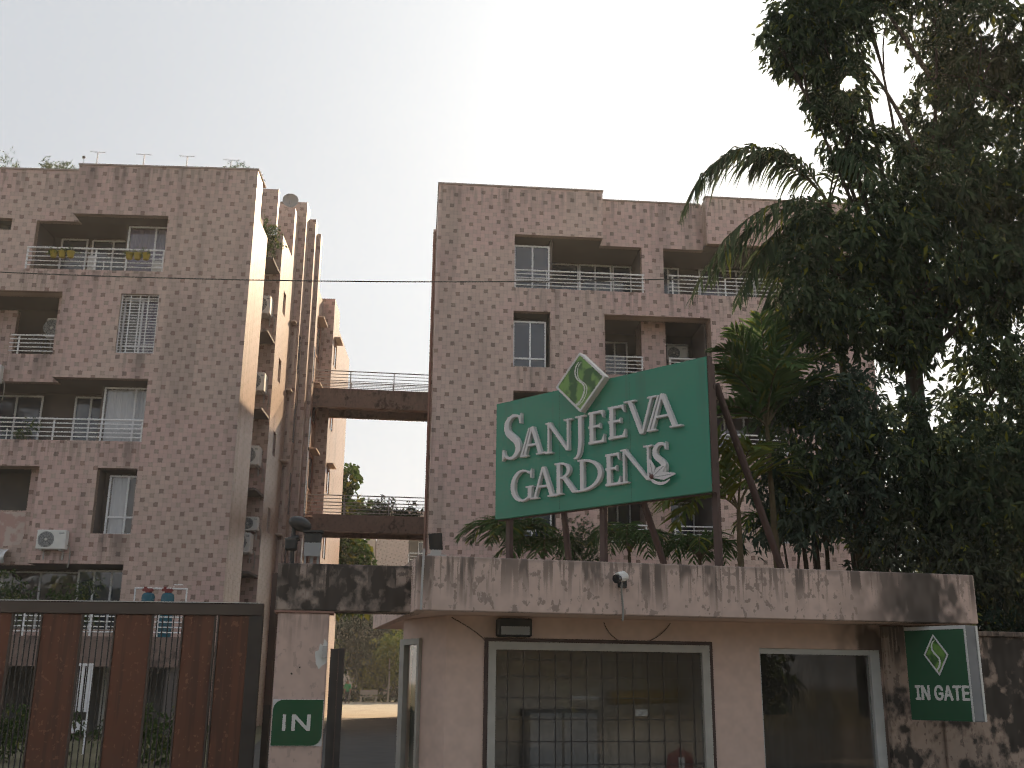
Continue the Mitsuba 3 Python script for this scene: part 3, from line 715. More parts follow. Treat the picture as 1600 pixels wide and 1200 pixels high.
def dish(fr, c, r, aim, m, label):
    """offset dish on a stub mast"""
    k = nm("satellite_dish")
    aim = np.asarray(aim, float); aim /= np.linalg.norm(aim)
    R = trimesh.geometry.align_vectors(V3(0, 0, 1), aim)
    rr = np.linspace(0.001, r, 7)
    prof = [(x, 0.35 * x * x / r) for x in rr] + [(x, 0.35 * x * x / r + 0.012) for x in rr[::-1]]
    b = trimesh.creation.revolve(np.array(prof), sections=28)
    b.apply_transform(R); b.apply_translation(c)
    part(k, "reflector", fr.m(b), m, 40)
    c = np.asarray(c, float)
    tip = c + aim * r * 0.75 + V3(0, 0, -0.1)
    part(k, "feed_arm", fr.m(tube([c + V3(0, 0, -r * 0.95), c + aim * r * 0.4 + V3(0, 0, -r * 0.8), tip], 0.014, 5)), "grey_metal")
    part(k, "feed_horn", fr.m(cyl(tip, tip + aim * -0.09, 0.035, 8)), "plastic_grey")
    part(k, "mast", fr.m(cyl(c - aim * 0.05 + V3(0, 0, -r * 1.35), c - aim * 0.06, 0.025, 8)), "grey_metal")
    tag(k, label, "satellite dish")


dish(FL, (-0.30, 8.2, 21.62), 0.34, (0.12, -1, 0.12), "dish_grey", "round grey satellite dish on the stair tower at the corner of the left block")


def bush(name, label, blobs, dens, L, Wd, ca, cb, category="plant", m="leaf_tree", yellow=0.05, stem=None, group=None, sm="bark", hole=None, gap=0.0, down=0.3, per=6):
    k = nm(name)
    (v, f), n = canopy(blobs, dens, L, Wd, per, down, gap=gap, hole=hole)
    add_leaves(k + "__foliage", v, f, leaf_cols(n, ca, cb, yellow), m)
    if stem is not None:
        add(k + "__stem", stem, sm, True)
    tag(k, label, category, group)
    return k


def stems(root, tips, r=0.012):
    return cat(*[tube(bez([root, (np.asarray(root) + t) / 2 + V3(0, 0, 0.1), t], 6), np.linspace(r, r * 0.4, 6), 5) for t in np.asarray(tips, float)])


G1, G2 = (0.035, 0.062, 0.020), (0.065, 0.100, 0.030)
P = lambda u, v, z, fr=FL: tuple(fr.pt(V3(u, v, z)))
bush("roof_plant", "wispy green plant standing on the roof at the left edge of the picture", [(*P(-9.6, 1.6, 19.75), 0.55), (*P(-9.2, 1.6, 19.4), 0.32)], 190, 0.10, 0.35, G1, (0.11, 0.13, 0.05), yellow=0.1, stem=stems(P(-9.6, 2.2, 18.2), [P(-9.8, 2.2, 20.2), P(-9.3, 2.2, 19.9), P(-10.1, 2.1, 20.1)]), per=4)
bush("roof_plant", "low bushy plant on the set-back roof edge of the left block", [(*P(-7.6, 1.3, 19.42), 0.38), (*P(-7.1, 1.3, 19.36), 0.32)], 420, 0.12, 0.4, G1, (0.12, 0.14, 0.06), yellow=0.12, stem=stems(P(-7.4, 1.4, 18.2), [P(-7.6, 1.4, 19.3), P(-7.2, 1.4, 19.3)]))
bush("roof_plant", "straggly dark plant on the roof corner beside the last antenna", [(*P(-0.95, 0.7, 19.30), 0.32), (*P(-0.5, 0.7, 19.15), 0.28), (*P(-0.15, 0.6, 18.95), 0.2)], 420, 0.10, 0.4, G1, G2, stem=stems(P(-0.7, 0.8, 18.2), [P(-0.9, 0.7, 19.3), P(-0.5, 0.8, 19.2)]))
bush("creeper", "green creeper hanging in the roof notch of the left block below the tiled roof block", [(*P(-0.55, 4.6, 18.75), 0.45), (*P(-0.3, 4.9, 18.35), 0.4), (*P(-0.65, 3.4, 18.0), 0.4), (*P(-0.6, 4.2, 17.6), 0.4)], 330, 0.13, 0.5, G1, G2, stem=stems(P(-0.6, 5.3, 17.0), [P(-0.5, 4.6, 18.9), P(-0.3, 4.9, 18.6), P(-0.65, 3.4, 18.1)]))
bush("balcony_plant", "leafy climbing plant at the left end of the wide balcony", [(*P(-8.9, 0.5, 10.6), 0.55), (*P(-8.6, 0.4, 9.9), 0.45), (*P(-9.3, 0.5, 10.9), 0.5)], 330, 0.13, 0.45, G1, G2, stem=stems(P(-8.8, 0.5, 9.1), [P(-8.9, 0.5, 11), P(-8.5, 0.5, 10.4)]))
bush("balcony_plant", "small dark plant trailing over the middle of the wide balcony railing", [(*P(-6.6, 0.0, 9.6), 0.22), (*P(-6.9, 0.02, 9.35), 0.25)], 400, 0.10, 0.45, G1, G2, stem=stems(P(-6.7, 0.2, 9.1), [P(-6.6, 0.05, 9.8), P(-6.9, 0.05, 9.6)]))
bush("balcony_plant", "dense shrubs filling the lowest balcony at the left edge", [(*P(-6.7, -0.3, 4.3), 0.55), (*P(-7.6, -0.2, 4.5), 0.6), (*P(-6.1, -0.3, 3.8), 0.5), (*P(-8.4, -0.3, 4.2), 0.6)], 330, 0.15, 0.4, G1, G2, stem=stems(P(-7, -0.3, 2.76), [P(-6.7, -0.3, 4.6), P(-7.6, -0.2, 4.8), P(-6.1, -0.3, 4.2)]))
bush("balcony_plant", "slender leafy shrub in front of the window frames of the lowest balcony", [(*P(-4.7, -0.3, 4.0), 0.5), (*P(-4.2, -0.3, 3.6), 0.4), (*P(-4.1, -0.2, 4.4), 0.3)], 300, 0.14, 0.38, G1, G2, stem=stems(P(-4.5, -0.3, 2.76), [P(-4.7, -0.3, 4.5), P(-4.1, -0.2, 4.6)]))
bush("balcony_plant", "low fern-like plant just right of the white pipe frame", [(*P(0.15, 0.6, 3.55, FP), 0.22), (*P(0.0, 0.6, 3.5, FP), 0.22)] and [(*P(-0.05, 0.55, 3.55, FP), 0.28)], 400, 0.16, 0.25, G1, G2, stem=stems(P(-0.1, 0.6, 2.76, FP), [P(-0.05, 0.55, 3.6, FP)]))

# ================================================================ RIGHT APARTMENT BLOCK
RB = nm("apartment_building")
tag(RB, "pale pink tiled apartment block in the middle, behind the green name board", "building")
ha = [(2.85, 6.3, 15.5, 17.6), (2.83, 4.17, 12.5, 14.6), (2.85, 6.3, 9.5, 11.6), (2.83, 4.37, 6.3, 8.4), (2.85, 6.3, 3.4, 5.5)]
hb = [(6.0, 7.72, 15.5, 17.55), (8.55, 10.2, 15.5, 17.55), (6.28, 10.2, 12.5, 14.75), (6.0, 7.72, 9.5, 11.55), (8.55, 10.2, 9.5, 11.55), (6.28, 10.2, 6.36, 8.6), (6.0, 9.0, 3.4, 5.5)]
hc = [(10.0, 12.8, 15.5, 17.57), (12.15, 13.25, 12.4, 14.3), (10.0, 12.8, 9.5, 11.57), (12.15, 13.25, 6.4, 8.3)]
part(RB, "wall", FR.m(wallsheet(holes(sbox(0, 0, 6.15, 19.48), ha), 0, 0.25)), "facade_right", label="projecting left part of the tiled front wall")
part(RB, "wall", FR.m(wallsheet(holes(sbox(6.15, 0, 10.1, 19.41), hb), 0.6, 0.85)), "facade_right", label="set-back middle part of the tiled front wall")
part(RB, "wall", FR.m(wallsheet(holes(sbox(10.1, 0, 16.2, 19.45), hc), 0, 0.25)), "facade_right", label="projecting right part of the tiled front wall")
part(RB, "wall", FR.m(cat(box(5.9, 6.15, 0.25, 0.598, 17.7, 19.47), box(10.1, 10.35, 0.25, 0.598, 17.7, 19.44), box(5.9, 6.15, 0.25, 0.598, 11.7, 15.4), box(10.1, 10.35, 0.25, 0.598, 11.7, 15.4), box(5.9, 6.15, 0.25, 0.598, 5.6, 9.4), box(10.1, 10.35, 0.25, 0.598, 0, 9.4))), "facade_right")
for z0, z1 in ((14.6, 15.496), (8.5, 9.496), (2.6, 3.396)):
    part(RB, "spandrel", FR.m(box(6.15, 10.1, 0.0, 0.598, z0, z1)), "facade_right")
part(RB, "side_wall", FR.m(box(0, 0.25, 0.25, 21, 0, 19.47)), "facade_right")
part(RB, "side_fin", FR.m(box(-0.13, -0.002, 2.6, 3.0, 0, 18.8)), "facade_right")
part(RB, "drain_pipe", FR.m(cyl((-0.09, 2.4, 0), (-0.09, 2.4, 18.6), 0.05, 8)), "plaster_brown", True)
part(RB, "core", FR.m(box(0.26, 16.19, 2.9, 21.0, 0, 18.8)), "concrete")
part(RB, "roof_slab", FR.m(cat(box(0.26, 16.19, 0.86, 2.89, 18.4, 18.6), box(0.26, 6.14, 0.255, 0.858, 18.4, 18.59), box(10.11, 16.19, 0.255, 0.858, 18.4, 18.59))), "concrete")
part(RB, "roof_coping", FR.m(cat(box(-0.03, 6.18, -0.03, 0.28, 19.481, 19.54), box(6.185, 10.065, 0.57, 0.88, 19.411, 19.47), box(10.07, 16.23, -0.03, 0.28, 19.451, 19.51), box(-0.03, 0.28, 0.282, 21, 19.472, 19.53))), "coping")
for z in (15.5, 9.5, 3.4):
    [part(RB, "reveal", FR.m(b_), "plaster_recess") for b_ in (box(2.78, 2.85, 0.252, 0.855, z - 0.1, z + 2.18), box(2.78, 6.15, 0.252, 0.855, z + 2.1, z + 2.18), box(10.1, 12.85, 0.252, 0.855, z + 2.07, z + 2.15), box(12.8, 12.87, 0.252, 0.855, z - 0.1, z + 2.15),)]
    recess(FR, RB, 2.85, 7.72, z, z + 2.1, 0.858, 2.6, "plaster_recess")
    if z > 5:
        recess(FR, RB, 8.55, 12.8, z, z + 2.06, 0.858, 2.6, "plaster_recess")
    window(FR, RB, 2.87, 4.2, z + 0.02, z + 1.86, 0.45, (0.52,), (0.26,), None)
    part(RB, "inner_wall", FR.m(box(4.2, 4.3, 0.45, 2.55, z + 0.01, z + 2.09)), "plaster_recess")
    window(FR, RB, 4.45, 5.6, z + 0.01, z + 2.02, 2.45, (), (), None)
    window(FR, RB, 5.62, 6.9, z + 0.01, z + 2.03, 2.45, (0.5,), (), None)
    window(FR, RB, 6.95, 7.7, z + 0.01, z + 2.02, 2.45, (), (), None)
    railing(FR, RB, 2.87, 7.68, z, 0.72, 0.06, (2.9, 5.28, 7.62), 5, extra=((4.05, 0, 1.0), (6.45, 0, 1.0)))
    if z > 5:
        window(FR, RB, 8.7, 9.6, z + 0.01, z + 2.02, 2.4, (0.5,), (), None)
        window(FR, RB, 10.4, 12.7, z + 0.01, z + 2.02, 2.4, (0.33, 0.66), (), "curtain_lilac", (0, 0.4))
        railing(FR, RB, 8.6, 12.76, z, 0.75, 0.06, (8.75, 10.75, 12.7), 5, extra=((9.7, 0, 1.0), (11.8, 0, 1.0)))
for z, z1, ua in ((12.5, 14.6, 4.17), (6.3, 8.4, 4.37)):
    recess(FR, RB, 2.83, ua, z, z1, 0.252, 0.8, "interior_grey")
    window(FR, RB, 2.84, ua - 0.12, z + 0.02, z1 - 0.28, 0.30, (0.52,), (0.21,), None)
    recess(FR, RB, 6.28, 10.09, z, z1 + 0.15, 0.858, 2.7, "plaster_recess")
    part(RB, "pier", FR.m(box(7.72, 8.64, 1.0, 2.0, z, z1 + 0.13)), "facade_right")
    window(FR, RB, 6.5, 7.5, z + 0.01, z + 1.9, 2.55, (0.5,), (), None)
    window(FR, RB, 8.8, 9.9, z + 0.01, z + 1.9, 2.55, (0.5,), (), None)
    railing(FR, RB, 6.29, 7.70, z, 0.72, 0.66, (7.66,), 5)
    railing(FR, RB, 8.66, 10.08, z, 0.72, 0.66, (8.7,), 5)
    recess(FR, RB, 12.15, 13.25, z - 0.1, z + 1.8, 0.252, 0.8, "interior_grey")
    window(FR, RB, 12.16, 13.24, z - 0.09, z + 1.79, 0.32, (0.5,), (0.2,), "curtain_white", (0, 0.5))
ac_unit(FR, 9.35, 2.45, 13.6, 0.8, 0.58, 0.34, "white air conditioner in the shaded opening just above the green board's top right corner")
part(RB, "roof_vent", FR.m(cat(box(7.55, 7.95, 1.6, 2.0, 18.6, 19.75), cyl((7.75, 1.8, 19.75), (7.75, 1.8, 20.0), 0.08, 8))), "plaster_recess")

# ================================================================ FOOTBRIDGES
FB = Frame((-10.2, 45.6), 7.5)


def footbridge(zt, zb, label, clump):
    k = nm("footbridge")
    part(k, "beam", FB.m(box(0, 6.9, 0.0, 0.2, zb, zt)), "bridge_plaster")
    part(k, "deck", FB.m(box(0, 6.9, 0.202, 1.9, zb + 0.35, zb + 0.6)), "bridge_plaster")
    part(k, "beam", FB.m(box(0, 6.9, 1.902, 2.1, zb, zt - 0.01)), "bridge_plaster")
    for v in (0.1, 2.0):
        for i in range(6):
            part(k, "rail", FB.m(cyl((0, v, zt + 0.10 + i * 0.15), (6.9, v, zt + 0.10 + i * 0.15), 0.026 if i == 5 else 0.017, 6)), "grey_metal", True)
        for u in (0.3, 1.2, 2.95, 4.9, 6.7):
            part(k, "post", FB.m(box(u - 0.022, u + 0.022, v + 0.024, v + 0.062, zt, zt + 0.86)), "grey_metal")
    tag(k, label, "footbridge")


footbridge(14.28, 13.42, "upper footbridge with metal railing between the two tiled blocks", 0)
footbridge(8.62, 7.86, "lower footbridge with potted plants and metal railing between the two blocks", 1)
for u, s, lab in ((4.6, 1.0, "largest potted plant on the lower footbridge, leafy and dark"), (4.05, 0.55, "small potted plant on the lower footbridge, left of the largest"), (5.9, 0.7, "potted plant near the right end of the lower footbridge"), (5.4, 0.5, "low potted plant between the others on the lower footbridge")):
    k = nm("potted_plant")
    m = trimesh.creation.revolve(np.array([(0.001, 0), (0.14, 0), (0.19, 0.28), (0.16, 0.28), (0.001, 0.24)]), sections=14); m.apply_translation((u, 1.0, 8.463))
    part(k, "pot", FB.m(m), "terracotta", 40)
    c = [(*FB.pt(V3(u + a * s, 0.9, 8.75 + b * s)), 0.34 * s) for a, b in ((0, 0.35), (-0.3, 0.15), (0.33, 0.2), (0.1, 0.6))]
    (v, f), n = canopy(c, 260, 0.16, 0.45, 6, 0.1)
    add_leaves(k + "__foliage", v, f, leaf_cols(n, (0.03, 0.05, 0.018), (0.055, 0.08, 0.03)), "leaf_tree")
    add(k + "__stem", stems(FB.pt(V3(u, 1.0, 8.70)), [FB.pt(V3(u + a * s, 0.9, 8.9 + b * s)) for a, b in ((0, 0.35), (-0.3, 0.15), (0.33, 0.2), (0.1, 0.6))]), "bark", True)
    tag(k, lab, "plant")

# ================================================================ FAR BUILDINGS IN THE GAP
class Scaled(Frame):
    def pt(s, p):
        return Frame.pt(s, (np.asarray(p, float) - V3(0, 0, 1.6)) * 1.36 + V3(0, 0, 1.6))


FF = Scaled((-18.9, 125.0), 3.0)
mat("facade_far", tile_fn(FF, (0.43, 0.335, 0.295), (0.43, 0.325, 0.29), (0.20, 0.15, 0.13), (0.33, 0.24, 0.22), True), 0.6)
FBk = nm("apartment_building")
tag(FBk, "distant tiled apartment block seen under the lower footbridge", "building")
part(FBk, "wall", FF.m(wallsheet(holes(sbox(2.35, 0, 10.2, 16.0), [(5.1, 8.0, 11.6, 13.7), (5.1, 8.0, 8.5, 10.6)]), 0, 0.25)), "facade_far")
part(FBk, "upper_wall", FF.m(box(6.6, 12.0, 1.0, 8.0, 15.0, 18.6)), "facade_far")
part(FBk, "core", FF.m(box(2.4, 12.0, 2.2, 12.0, 0, 15.6)), "concrete")
for z in (11.6, 8.5):
    recess(FF, FBk, 5.1, 8.0, z, z + 2.1, 0.252, 1.6, "plaster_recess")
    window(FF, FBk, 5.9, 7.9, z + 0.01, z + 1.9, 1.0, (0.3, 0.65), (), None)
    railing(FF, FBk, 5.12, 7.98, z, 0.8, 0.05, (5.15, 6.5, 7.9), 3, 0.03)
k2 = nm("apartment_building")
tag(k2, "low cream building with a rooftop dish beyond the gap, left of the distant tiled block", "building")
part(k2, "wall", FF.m(box(-3.2, 1.4, 0.8, 7.0, -0.3, 13.0)), "plaster_pale")
part(k2, "wall", FF.m(box(1.402, 2.2, 0.3, 6.0, 0, 13.6)), "plaster_pale")
part(k2, "parapet", FF.m(box(-3.3, 1.39, 0.7, 0.95, 13.0, 13.5)), "plaster_recess")
dish(FF, (1.1, 1.5, 14.35), 0.5, (0.2, -1, 0.4), "dish_grey", "far satellite dish on the low cream building in the gap")

# ================================================================ GATE LODGE
GL = nm("gate_lodge")
tag(GL, "pink plastered gate lodge with streaked flat roof, big grilled window and dark opening", "building")
part(GL, "fascia", FG.m(box(0, 8.2, 0, 0.14, 2.5, 3.2, 0.012)), "fascia_plaster", label="rain-streaked concrete fascia of the flat roof")
part(GL, "fascia", FG.m(box(0, 0.14, 0.142, 5.3, 2.5, 3.195)), "fascia_plaster")
part(GL, "fascia", FG.m(box(8.06, 8.2, 0.142, 5.3, 2.5, 3.195)), "fascia_plaster")
part(GL, "roof_slab", FG.m(box(0.142, 8.058, 0.142, 5.3, 2.504, 2.68)), "lodge_plaster")
fw = holes(sbox(0.556, 0, 8.0, 2.5), [(1.14, 4.38, -1, 2.16), (5.17, 7.12, -1, 2.14)])
part(GL, "wall", FG.m(wallsheet(fw, 0.9, 1.15)), "lodge_plaster", label="pink front wall of the lodge")
d = V3(-0.29, 0.957); d /= np.linalg.norm(d)
FW = Frame(tuple(FG.pt(V3(0.556, 0.9, 0))[:2]), 13 + math.degrees(math.atan2(0.957, -0.29)))   # side wall runs back from the front corner; its v points left, outwards is -v... see below
sw = holes(sbox(0.0, 0, 1.42, 2.498), [(0.76, 1.40, -1, 2.22)])
swm = wallsheet(sw, 0.0, 0.2)
part(GL, "side_wall", FW.m(trimesh.Trimesh(swm.vertices * V3(1, -1, 1) + V3(0.002, 0, 0), swm.faces[:, ::-1], process=False)), "lodge_plaster")
part(GL, "side_wall", FG.m(plansheet(Polygon([(0.16, 2.26), (0.36, 2.26), (0.95, 5.0), (0.75, 5.0)]), 0, 2.499)), "lodge_plaster")
part(GL, "wall", FG.m(cat(box(0.96, 8.0, 4.9, 5.1, 0, 2.5), box(7.8, 8.0, 1.152, 4.9, 0, 2.5))), "lodge_plaster")
part(GL, "partition", FG.m(box(4.6, 4.72, 1.152, 4.9, 0, 2.5)), "room_white")
part(GL, "floor", FG.m(box(0.95, 7.8, 1.16, 4.88, 0.0, 0.12)), "concrete")
part(GL, "back_lining", FG.m(box(0.75, 4.59, 2.25, 2.31, 0.12, 2.5)), "room_white")
part(GL, "back_lining", FG.m(box(4.73, 7.79, 3.4, 3.46, 0.12, 2.5)), "interior_grey")
# side window
k = nm(f"{GL}__window")
add(k + "__frame", FW.m(cat(box(0.765, 0.83, -0.03, 0.05, 0, 2.215), box(1.27, 1.42, -0.03, 0.05, 0, 2.215), box(0.83, 1.27, -0.03, 0.05, 2.13, 2.215))), "door_frame")
add(k + "__pane", FW.m(box(0.83, 1.27, -0.002, 0.002, 0, 2.13)), "glass_pane")
add(k + "__blind", FW.m(box(0.80, 1.30, -0.12, -0.1, 0, 2.13)), "interior_grey")
# big window with frame, pane and bars
k = nm(f"{GL}__window")
labels[k] = {"label": "large window with pale frame and a thin dark grid of bars across the glass"}
add(k + "__frame", FG.m(cat(box(1.14, 1.245, 0.86, 1.0, 0.12, 2.158), box(4.265, 4.378, 0.86, 1.0, 0.12, 2.158), box(1.245, 4.265, 0.86, 1.0, 2.055, 2.158))), "door_frame")
add(k + "__trim", FG.m(cat(box(1.085, 1.138, 0.878, 0.898, 0.0, 2.21), box(4.382, 4.43, 0.878, 0.898, 0.0, 2.21), box(1.138, 4.382, 0.878, 0.898, 2.162, 2.21))), "rust_steel")
add(k + "__pane", FG.m(box(1.245, 4.265, 0.93, 0.936, 0.12, 2.055)), "dusty_pane")
gk = k + "__bar"
for i in range(13):
    u = 1.42 + i * 0.226
    add(nm(gk), FG.m(cyl((u, 0.905, 0.13), (u, 0.905, 2.05), 0.008, 6)), "dark_metal")
for z in (0.55, 0.85, 1.14, 1.42, 1.70, 1.93):
    add(nm(gk), FG.m(box(1.25, 4.26, 0.915, 0.925, z - 0.007, z + 0.007)), "dark_metal")
# dark opening to the right
k = nm(f"{GL}__doorway")
labels[k] = {"label": "dark doorway with pale right jamb"}
add(k + "__frame", FG.m(cat(box(6.97, 7.12, 0.92, 1.06, 0, 2.138), box(5.172, 6.97, 0.94, 1.06, 2.06, 2.138), box(5.172, 5.21, 0.96, 1.06, 0, 2.06))), "frame_pale")
add(k + "__pane", FG.m(box(5.21, 6.97, 0.99, 0.996, 0.12, 2.06)), "dusty_pane")
# inside the lodge
inside = [("notice_sheet", 2.38, 2.78, 1.10, 1.40, 1.44, "paper_white", "white strip of paper stuck inside the big lodge window", "paper"),
          ("notice_sheet", 3.32, 3.50, 1.10, 1.18, 1.27, "paper_white", "small white notice inside the big lodge window", "paper")]
for n_, a, b, v, z0, z1, m, lab, ct in inside:
    k = add(nm(n_), FG.m(box(a, b, v, v + 0.004, z0, z1)), m)
    tag(k, lab, ct)
k = nm("rolled_blind")
part(k, "roll", FG.m(cyl((3.05, 1.5, 1.42), (4.3, 1.6, 1.45), 0.10, 12)), "ochre_cloth", True)
part(k, "cord", FG.m(cyl((3.3, 1.5, 1.42), (3.3, 1.5, 2.5), 0.006, 5)), "cable_grey")
tag(k, "ochre rolled cloth blind hanging inside the lodge behind the big window", "blind")
k = nm("cabinet")
part(k, "carcass", FG.m(box(1.9, 3.0, 1.75, 2.2, 0.12, 1.25, 0.01)), "interior_grey")
part(k, "door", FG.m(box(1.95, 2.42, 1.73, 1.748, 0.2, 1.20)), "plastic_grey")
part(k, "door", FG.m(box(2.46, 2.95, 1.73, 1.748, 0.2, 1.20)), "plastic_grey")
tag(k, "dim grey cabinet standing inside the lodge behind the bars", "cabinet")
k = nm("jacket")
part(k, "cloth", FG.m(trimesh.convex.convex_hull(np.array([(3.85, 1.25, 0.66), (4.22, 1.25, 0.66), (4.26, 1.3, 0.1), (3.75, 1.3, 0.1), (3.8, 1.4, 0.1), (4.2, 1.4, 0.12), (4.05, 1.32, 0.74)]))), "red_plastic")
part(k, "label_patch", FG.m(box(4.00, 4.09, 1.232, 1.24, 0.46, 0.62)), "paper_white")
tag(k, "dark red jacket with a white patch hanging at the lower right of the big window", "jacket")

# wall lamp under the slab
k = nm("wall_lamp")
part(k, "housing", FG.m(box(1.24, 1.72, 0.72, 0.896, 2.22, 2.47, 0.02)), "plastic_dark")
part(k, "glass", FG.m(box(1.28, 1.68, 0.708, 0.718, 2.25, 2.36)), "plastic_grey")
tag(k, "dark rectangular floodlight fixed to the lodge wall above the big window", "lamp")
# cctv camera on the fascia
k = nm("security_camera")
cc = V3(2.72, -0.16, 2.98)
ax = V3(-0.80, -0.55, -0.22); ax /= np.linalg.norm(ax)
bd = cyl(cc + ax * -0.09, cc + ax * 0.07, 0.055, 16)
part(k, "body", FG.m(bd), "ac_white", 40)
part(k, "sun_hood", FG.m(cat(cyl(cc + ax * -0.05 + V3(0, 0, 0.035), cc + ax * 0.10 + V3(0, 0, 0.035), 0.046, 12))), "ac_white", 40)
part(k, "front", FG.m(cyl(cc + ax * 0.068, cc + ax * 0.13, 0.057, 16)), "lens_black", 40)
part(k, "bracket", FG.m(cat(cyl(cc + V3(0.02, 0.02, 0), cc + V3(0.05, 0.16, -0.05), 0.018, 8), box(2.72, 2.84, -0.025, -0.001, 2.86, 2.98))), "plastic_dark")
part(k, "cable", FG.m(tube(bez([(2.75, -0.10, 2.93), (2.72, -0.06, 2.75), (2.80, -0.03, 2.70), (2.77, -0.03, 2.42)], 12), 0.014, 6)), "cable_grey", True)
tag(k, "white bullet security camera with black front on the streaked fascia", "security camera")
k = add(nm("loose_cable"), FG.m(tube(bez([(2.80, 0.88, 2.45), (2.95, 0.88, 2.02), (3.55, 0.88, 2.10), (3.80, 0.88, 2.46)], 18), 0.007, 5)), "cable_brown", True)
tag(k, "thin brown cable sagging in a loop on the lodge wall under the camera", "cable")
k = add(nm("loose_cable"), FG.m(tube(bez([(0.62, 0.88, 2.47), (0.85, 0.88, 2.35), (0.98, 0.88, 2.28), (1.08, 0.88, 2.18)], 12), 0.006, 5)), "cable_brown", True)
tag(k, "thin brown cable slanting across the lodge wall to the big window's top left corner", "cable")
k = add(nm("drain_pipe"), FG.m(tube([(0.06, -0.03, 2.5), (0.06, -0.035, 2.85), (0.075, -0.03, 3.28)], 0.016, 7)), "grey_metal", True)
tag(k, "thin grey pipe running up the left corner of the lodge fascia", "pipe")
k = nm("floodlight")
part(k, "housing", FG.m(trimesh.convex.convex_hull(FG.pt(V3(0, 0, 0)) * 0 + np.array([(0.18, 0.2, 3.30), (0.36, 0.2, 3.30), (0.15, 0.14, 3.50), (0.33, 0.14, 3.52), (0.2, 0.32, 3.32), (0.36, 0.32, 3.32), (0.18, 0.28, 3.5), (0.34, 0.28, 3.5)]))), "plastic_dark")
part(k, "bracket", FG.m(cat(box(0.2, 0.34, 0.2, 0.24, 2.9, 3.3), box(0.16, 0.40, 0.15, 0.30, 3.20, 3.235))), "grey_metal")
tag(k, "small dark floodlight standing on the left end of the lodge roof", "lamp")

# boundary wall to the right
BW = nm("boundary_wall")
part(BW, "wall", FG.m(box(8.0 + 0.005, 18.0, 0.75, 1.0, 0, 2.36, 0.01)), "wall_mouldy")
part(BW, "coping", FG.m(box(8.205, 18.0, 0.70, 1.05, 2.362, 2.44, 0.01)), "wall_mouldy")
part(BW, "pier", FG.m(box(7.15, 8.0, 0.80, 0.896, 0, 2.49)), "wall_mouldy")
tag(BW, "mould-blackened plaster boundary wall right of the lodge, behind the small green sign", "wall")

# ================================================================ GATE COLUMN AND BEAM
CO = nm("gate_column")
part(CO, "shaft", FC.m(box(0, 0.66, 0, 0.5, 0, 2.47, 0.012)), "column_plaster")
part(CO, "chipped_patch", FC.m(wallsheet(Polygon([(0.5, 1.98), (0.545, 2.0), (0.56, 2.08), (0.60, 2.06), (0.61, 2.14), (0.655, 2.10), (0.655, 1.84), (0.60, 1.80), (0.56, 1.76), (0.52, 1.83)]), -0.004, -0.001)), "paper_white")
part(CO, "socket_box", FC.m(box(0.595, 0.655, -0.05, -0.005, 1.90, 2.05)), "grey_metal")
part(CO, "bolt", FC.m(cat(cyl((0.32, -0.012, 1.78), (0.32, 0.0, 1.78), 0.010, 8), cyl((0.22, -0.012, 1.70), (0.22, 0.0, 1.70), 0.012, 8))), "dark_metal")
tag(CO, "pink plastered gate column carrying the green entry sign", "column")
BE = nm("gate_beam")
part(BE, "beam", FC.m(box(-0.04, 1.78, -0.03, 0.5, 2.50, 3.11, 0.012)), "beam_plaster")
part(BE, "lip", FC.m(box(-0.05, 0.72, -0.02, 0.51, 2.472, 2.498)), "plaster_brown")
part(BE, "end_face", FC.m(box(1.782, 1.86, 0.0, 0.5, 2.50, 3.10)), "column_plaster")
tag(BE, "concrete beam black with mould spanning from the gate column to the lodge", "beam")


def rounded(w, h, r, corners):
    """rectangle with some rounded corners: corners = names among tl tr bl br"""
    p = sbox(0, 0, w, h)
    for c, (x, y) in dict(bl=(0, 0), br=(w, 0), tl=(0, h), tr=(w, h)).items():
        if c in corners:
            sx, sy = (r if x == 0 else w - r), (r if y == 0 else h - r)
            p = p.difference(sbox(min(x, sx), min(y, sy), max(x, sx), max(y, sy))).union(Point(sx, sy).buffer(r, 24))
    return p.buffer(0)


def stroke(pts, ws, n=30):
    """a brush stroke of changing width through the points"""
    from scipy.interpolate import CubicSpline
    pts = np.asarray(pts, float)
    t = np.r_[0, np.cumsum(np.linalg.norm(np.diff(pts, axis=0), axis=1))]; t /= t[-1]
    tt = np.linspace(0, 1, n)
    c = CubicSpline(t, pts)(tt); w = np.interp(tt, t, ws)
    d = [Point(*q).buffer(x / 2, 8) for q, x in zip(c, w)]
    return unary_union([d[i].union(d[i + 1]).convex_hull for i in range(n - 1)])


def relief(fr, poly, v0, v1):
    return fr.m(wallsheet(poly, v0, v1))


# small IN sign on the column
k = nm("entry_sign")
part(k, "backing", relief(FC, affinity.translate(rounded(0.64, 0.57, 0.02, ()), 0.01, 0.815), -0.012, -0.001), "letter_white")
part(k, "face", relief(FC, affinity.translate(rounded(0.628, 0.557, 0.13, ("tl", "br")), 0.016, 0.822), -0.020, -0.0125), "sign_green_dark")
NN = lambda x, z, w, h, t: Polygon([(x, z), (x + t, z), (x + t, z + h * 0.72), (x + w - t, z), (x + w, z), (x + w, z + h), (x + w - t, z + h), (x + w - t, z + h * 0.28), (x + t, z + h), (x, z + h)])
part(k, "letter", relief(FC, sbox(0.145, 1.00, 0.185, 1.20), -0.024, -0.0205), "paper_white")
part(k, "letter", relief(FC, NN(0.26, 1.00, 0.235, 0.20, 0.045), -0.024, -0.0205), "paper_white")
tag(k, "green sign with two rounded corners reading IN on the gate column", "sign")

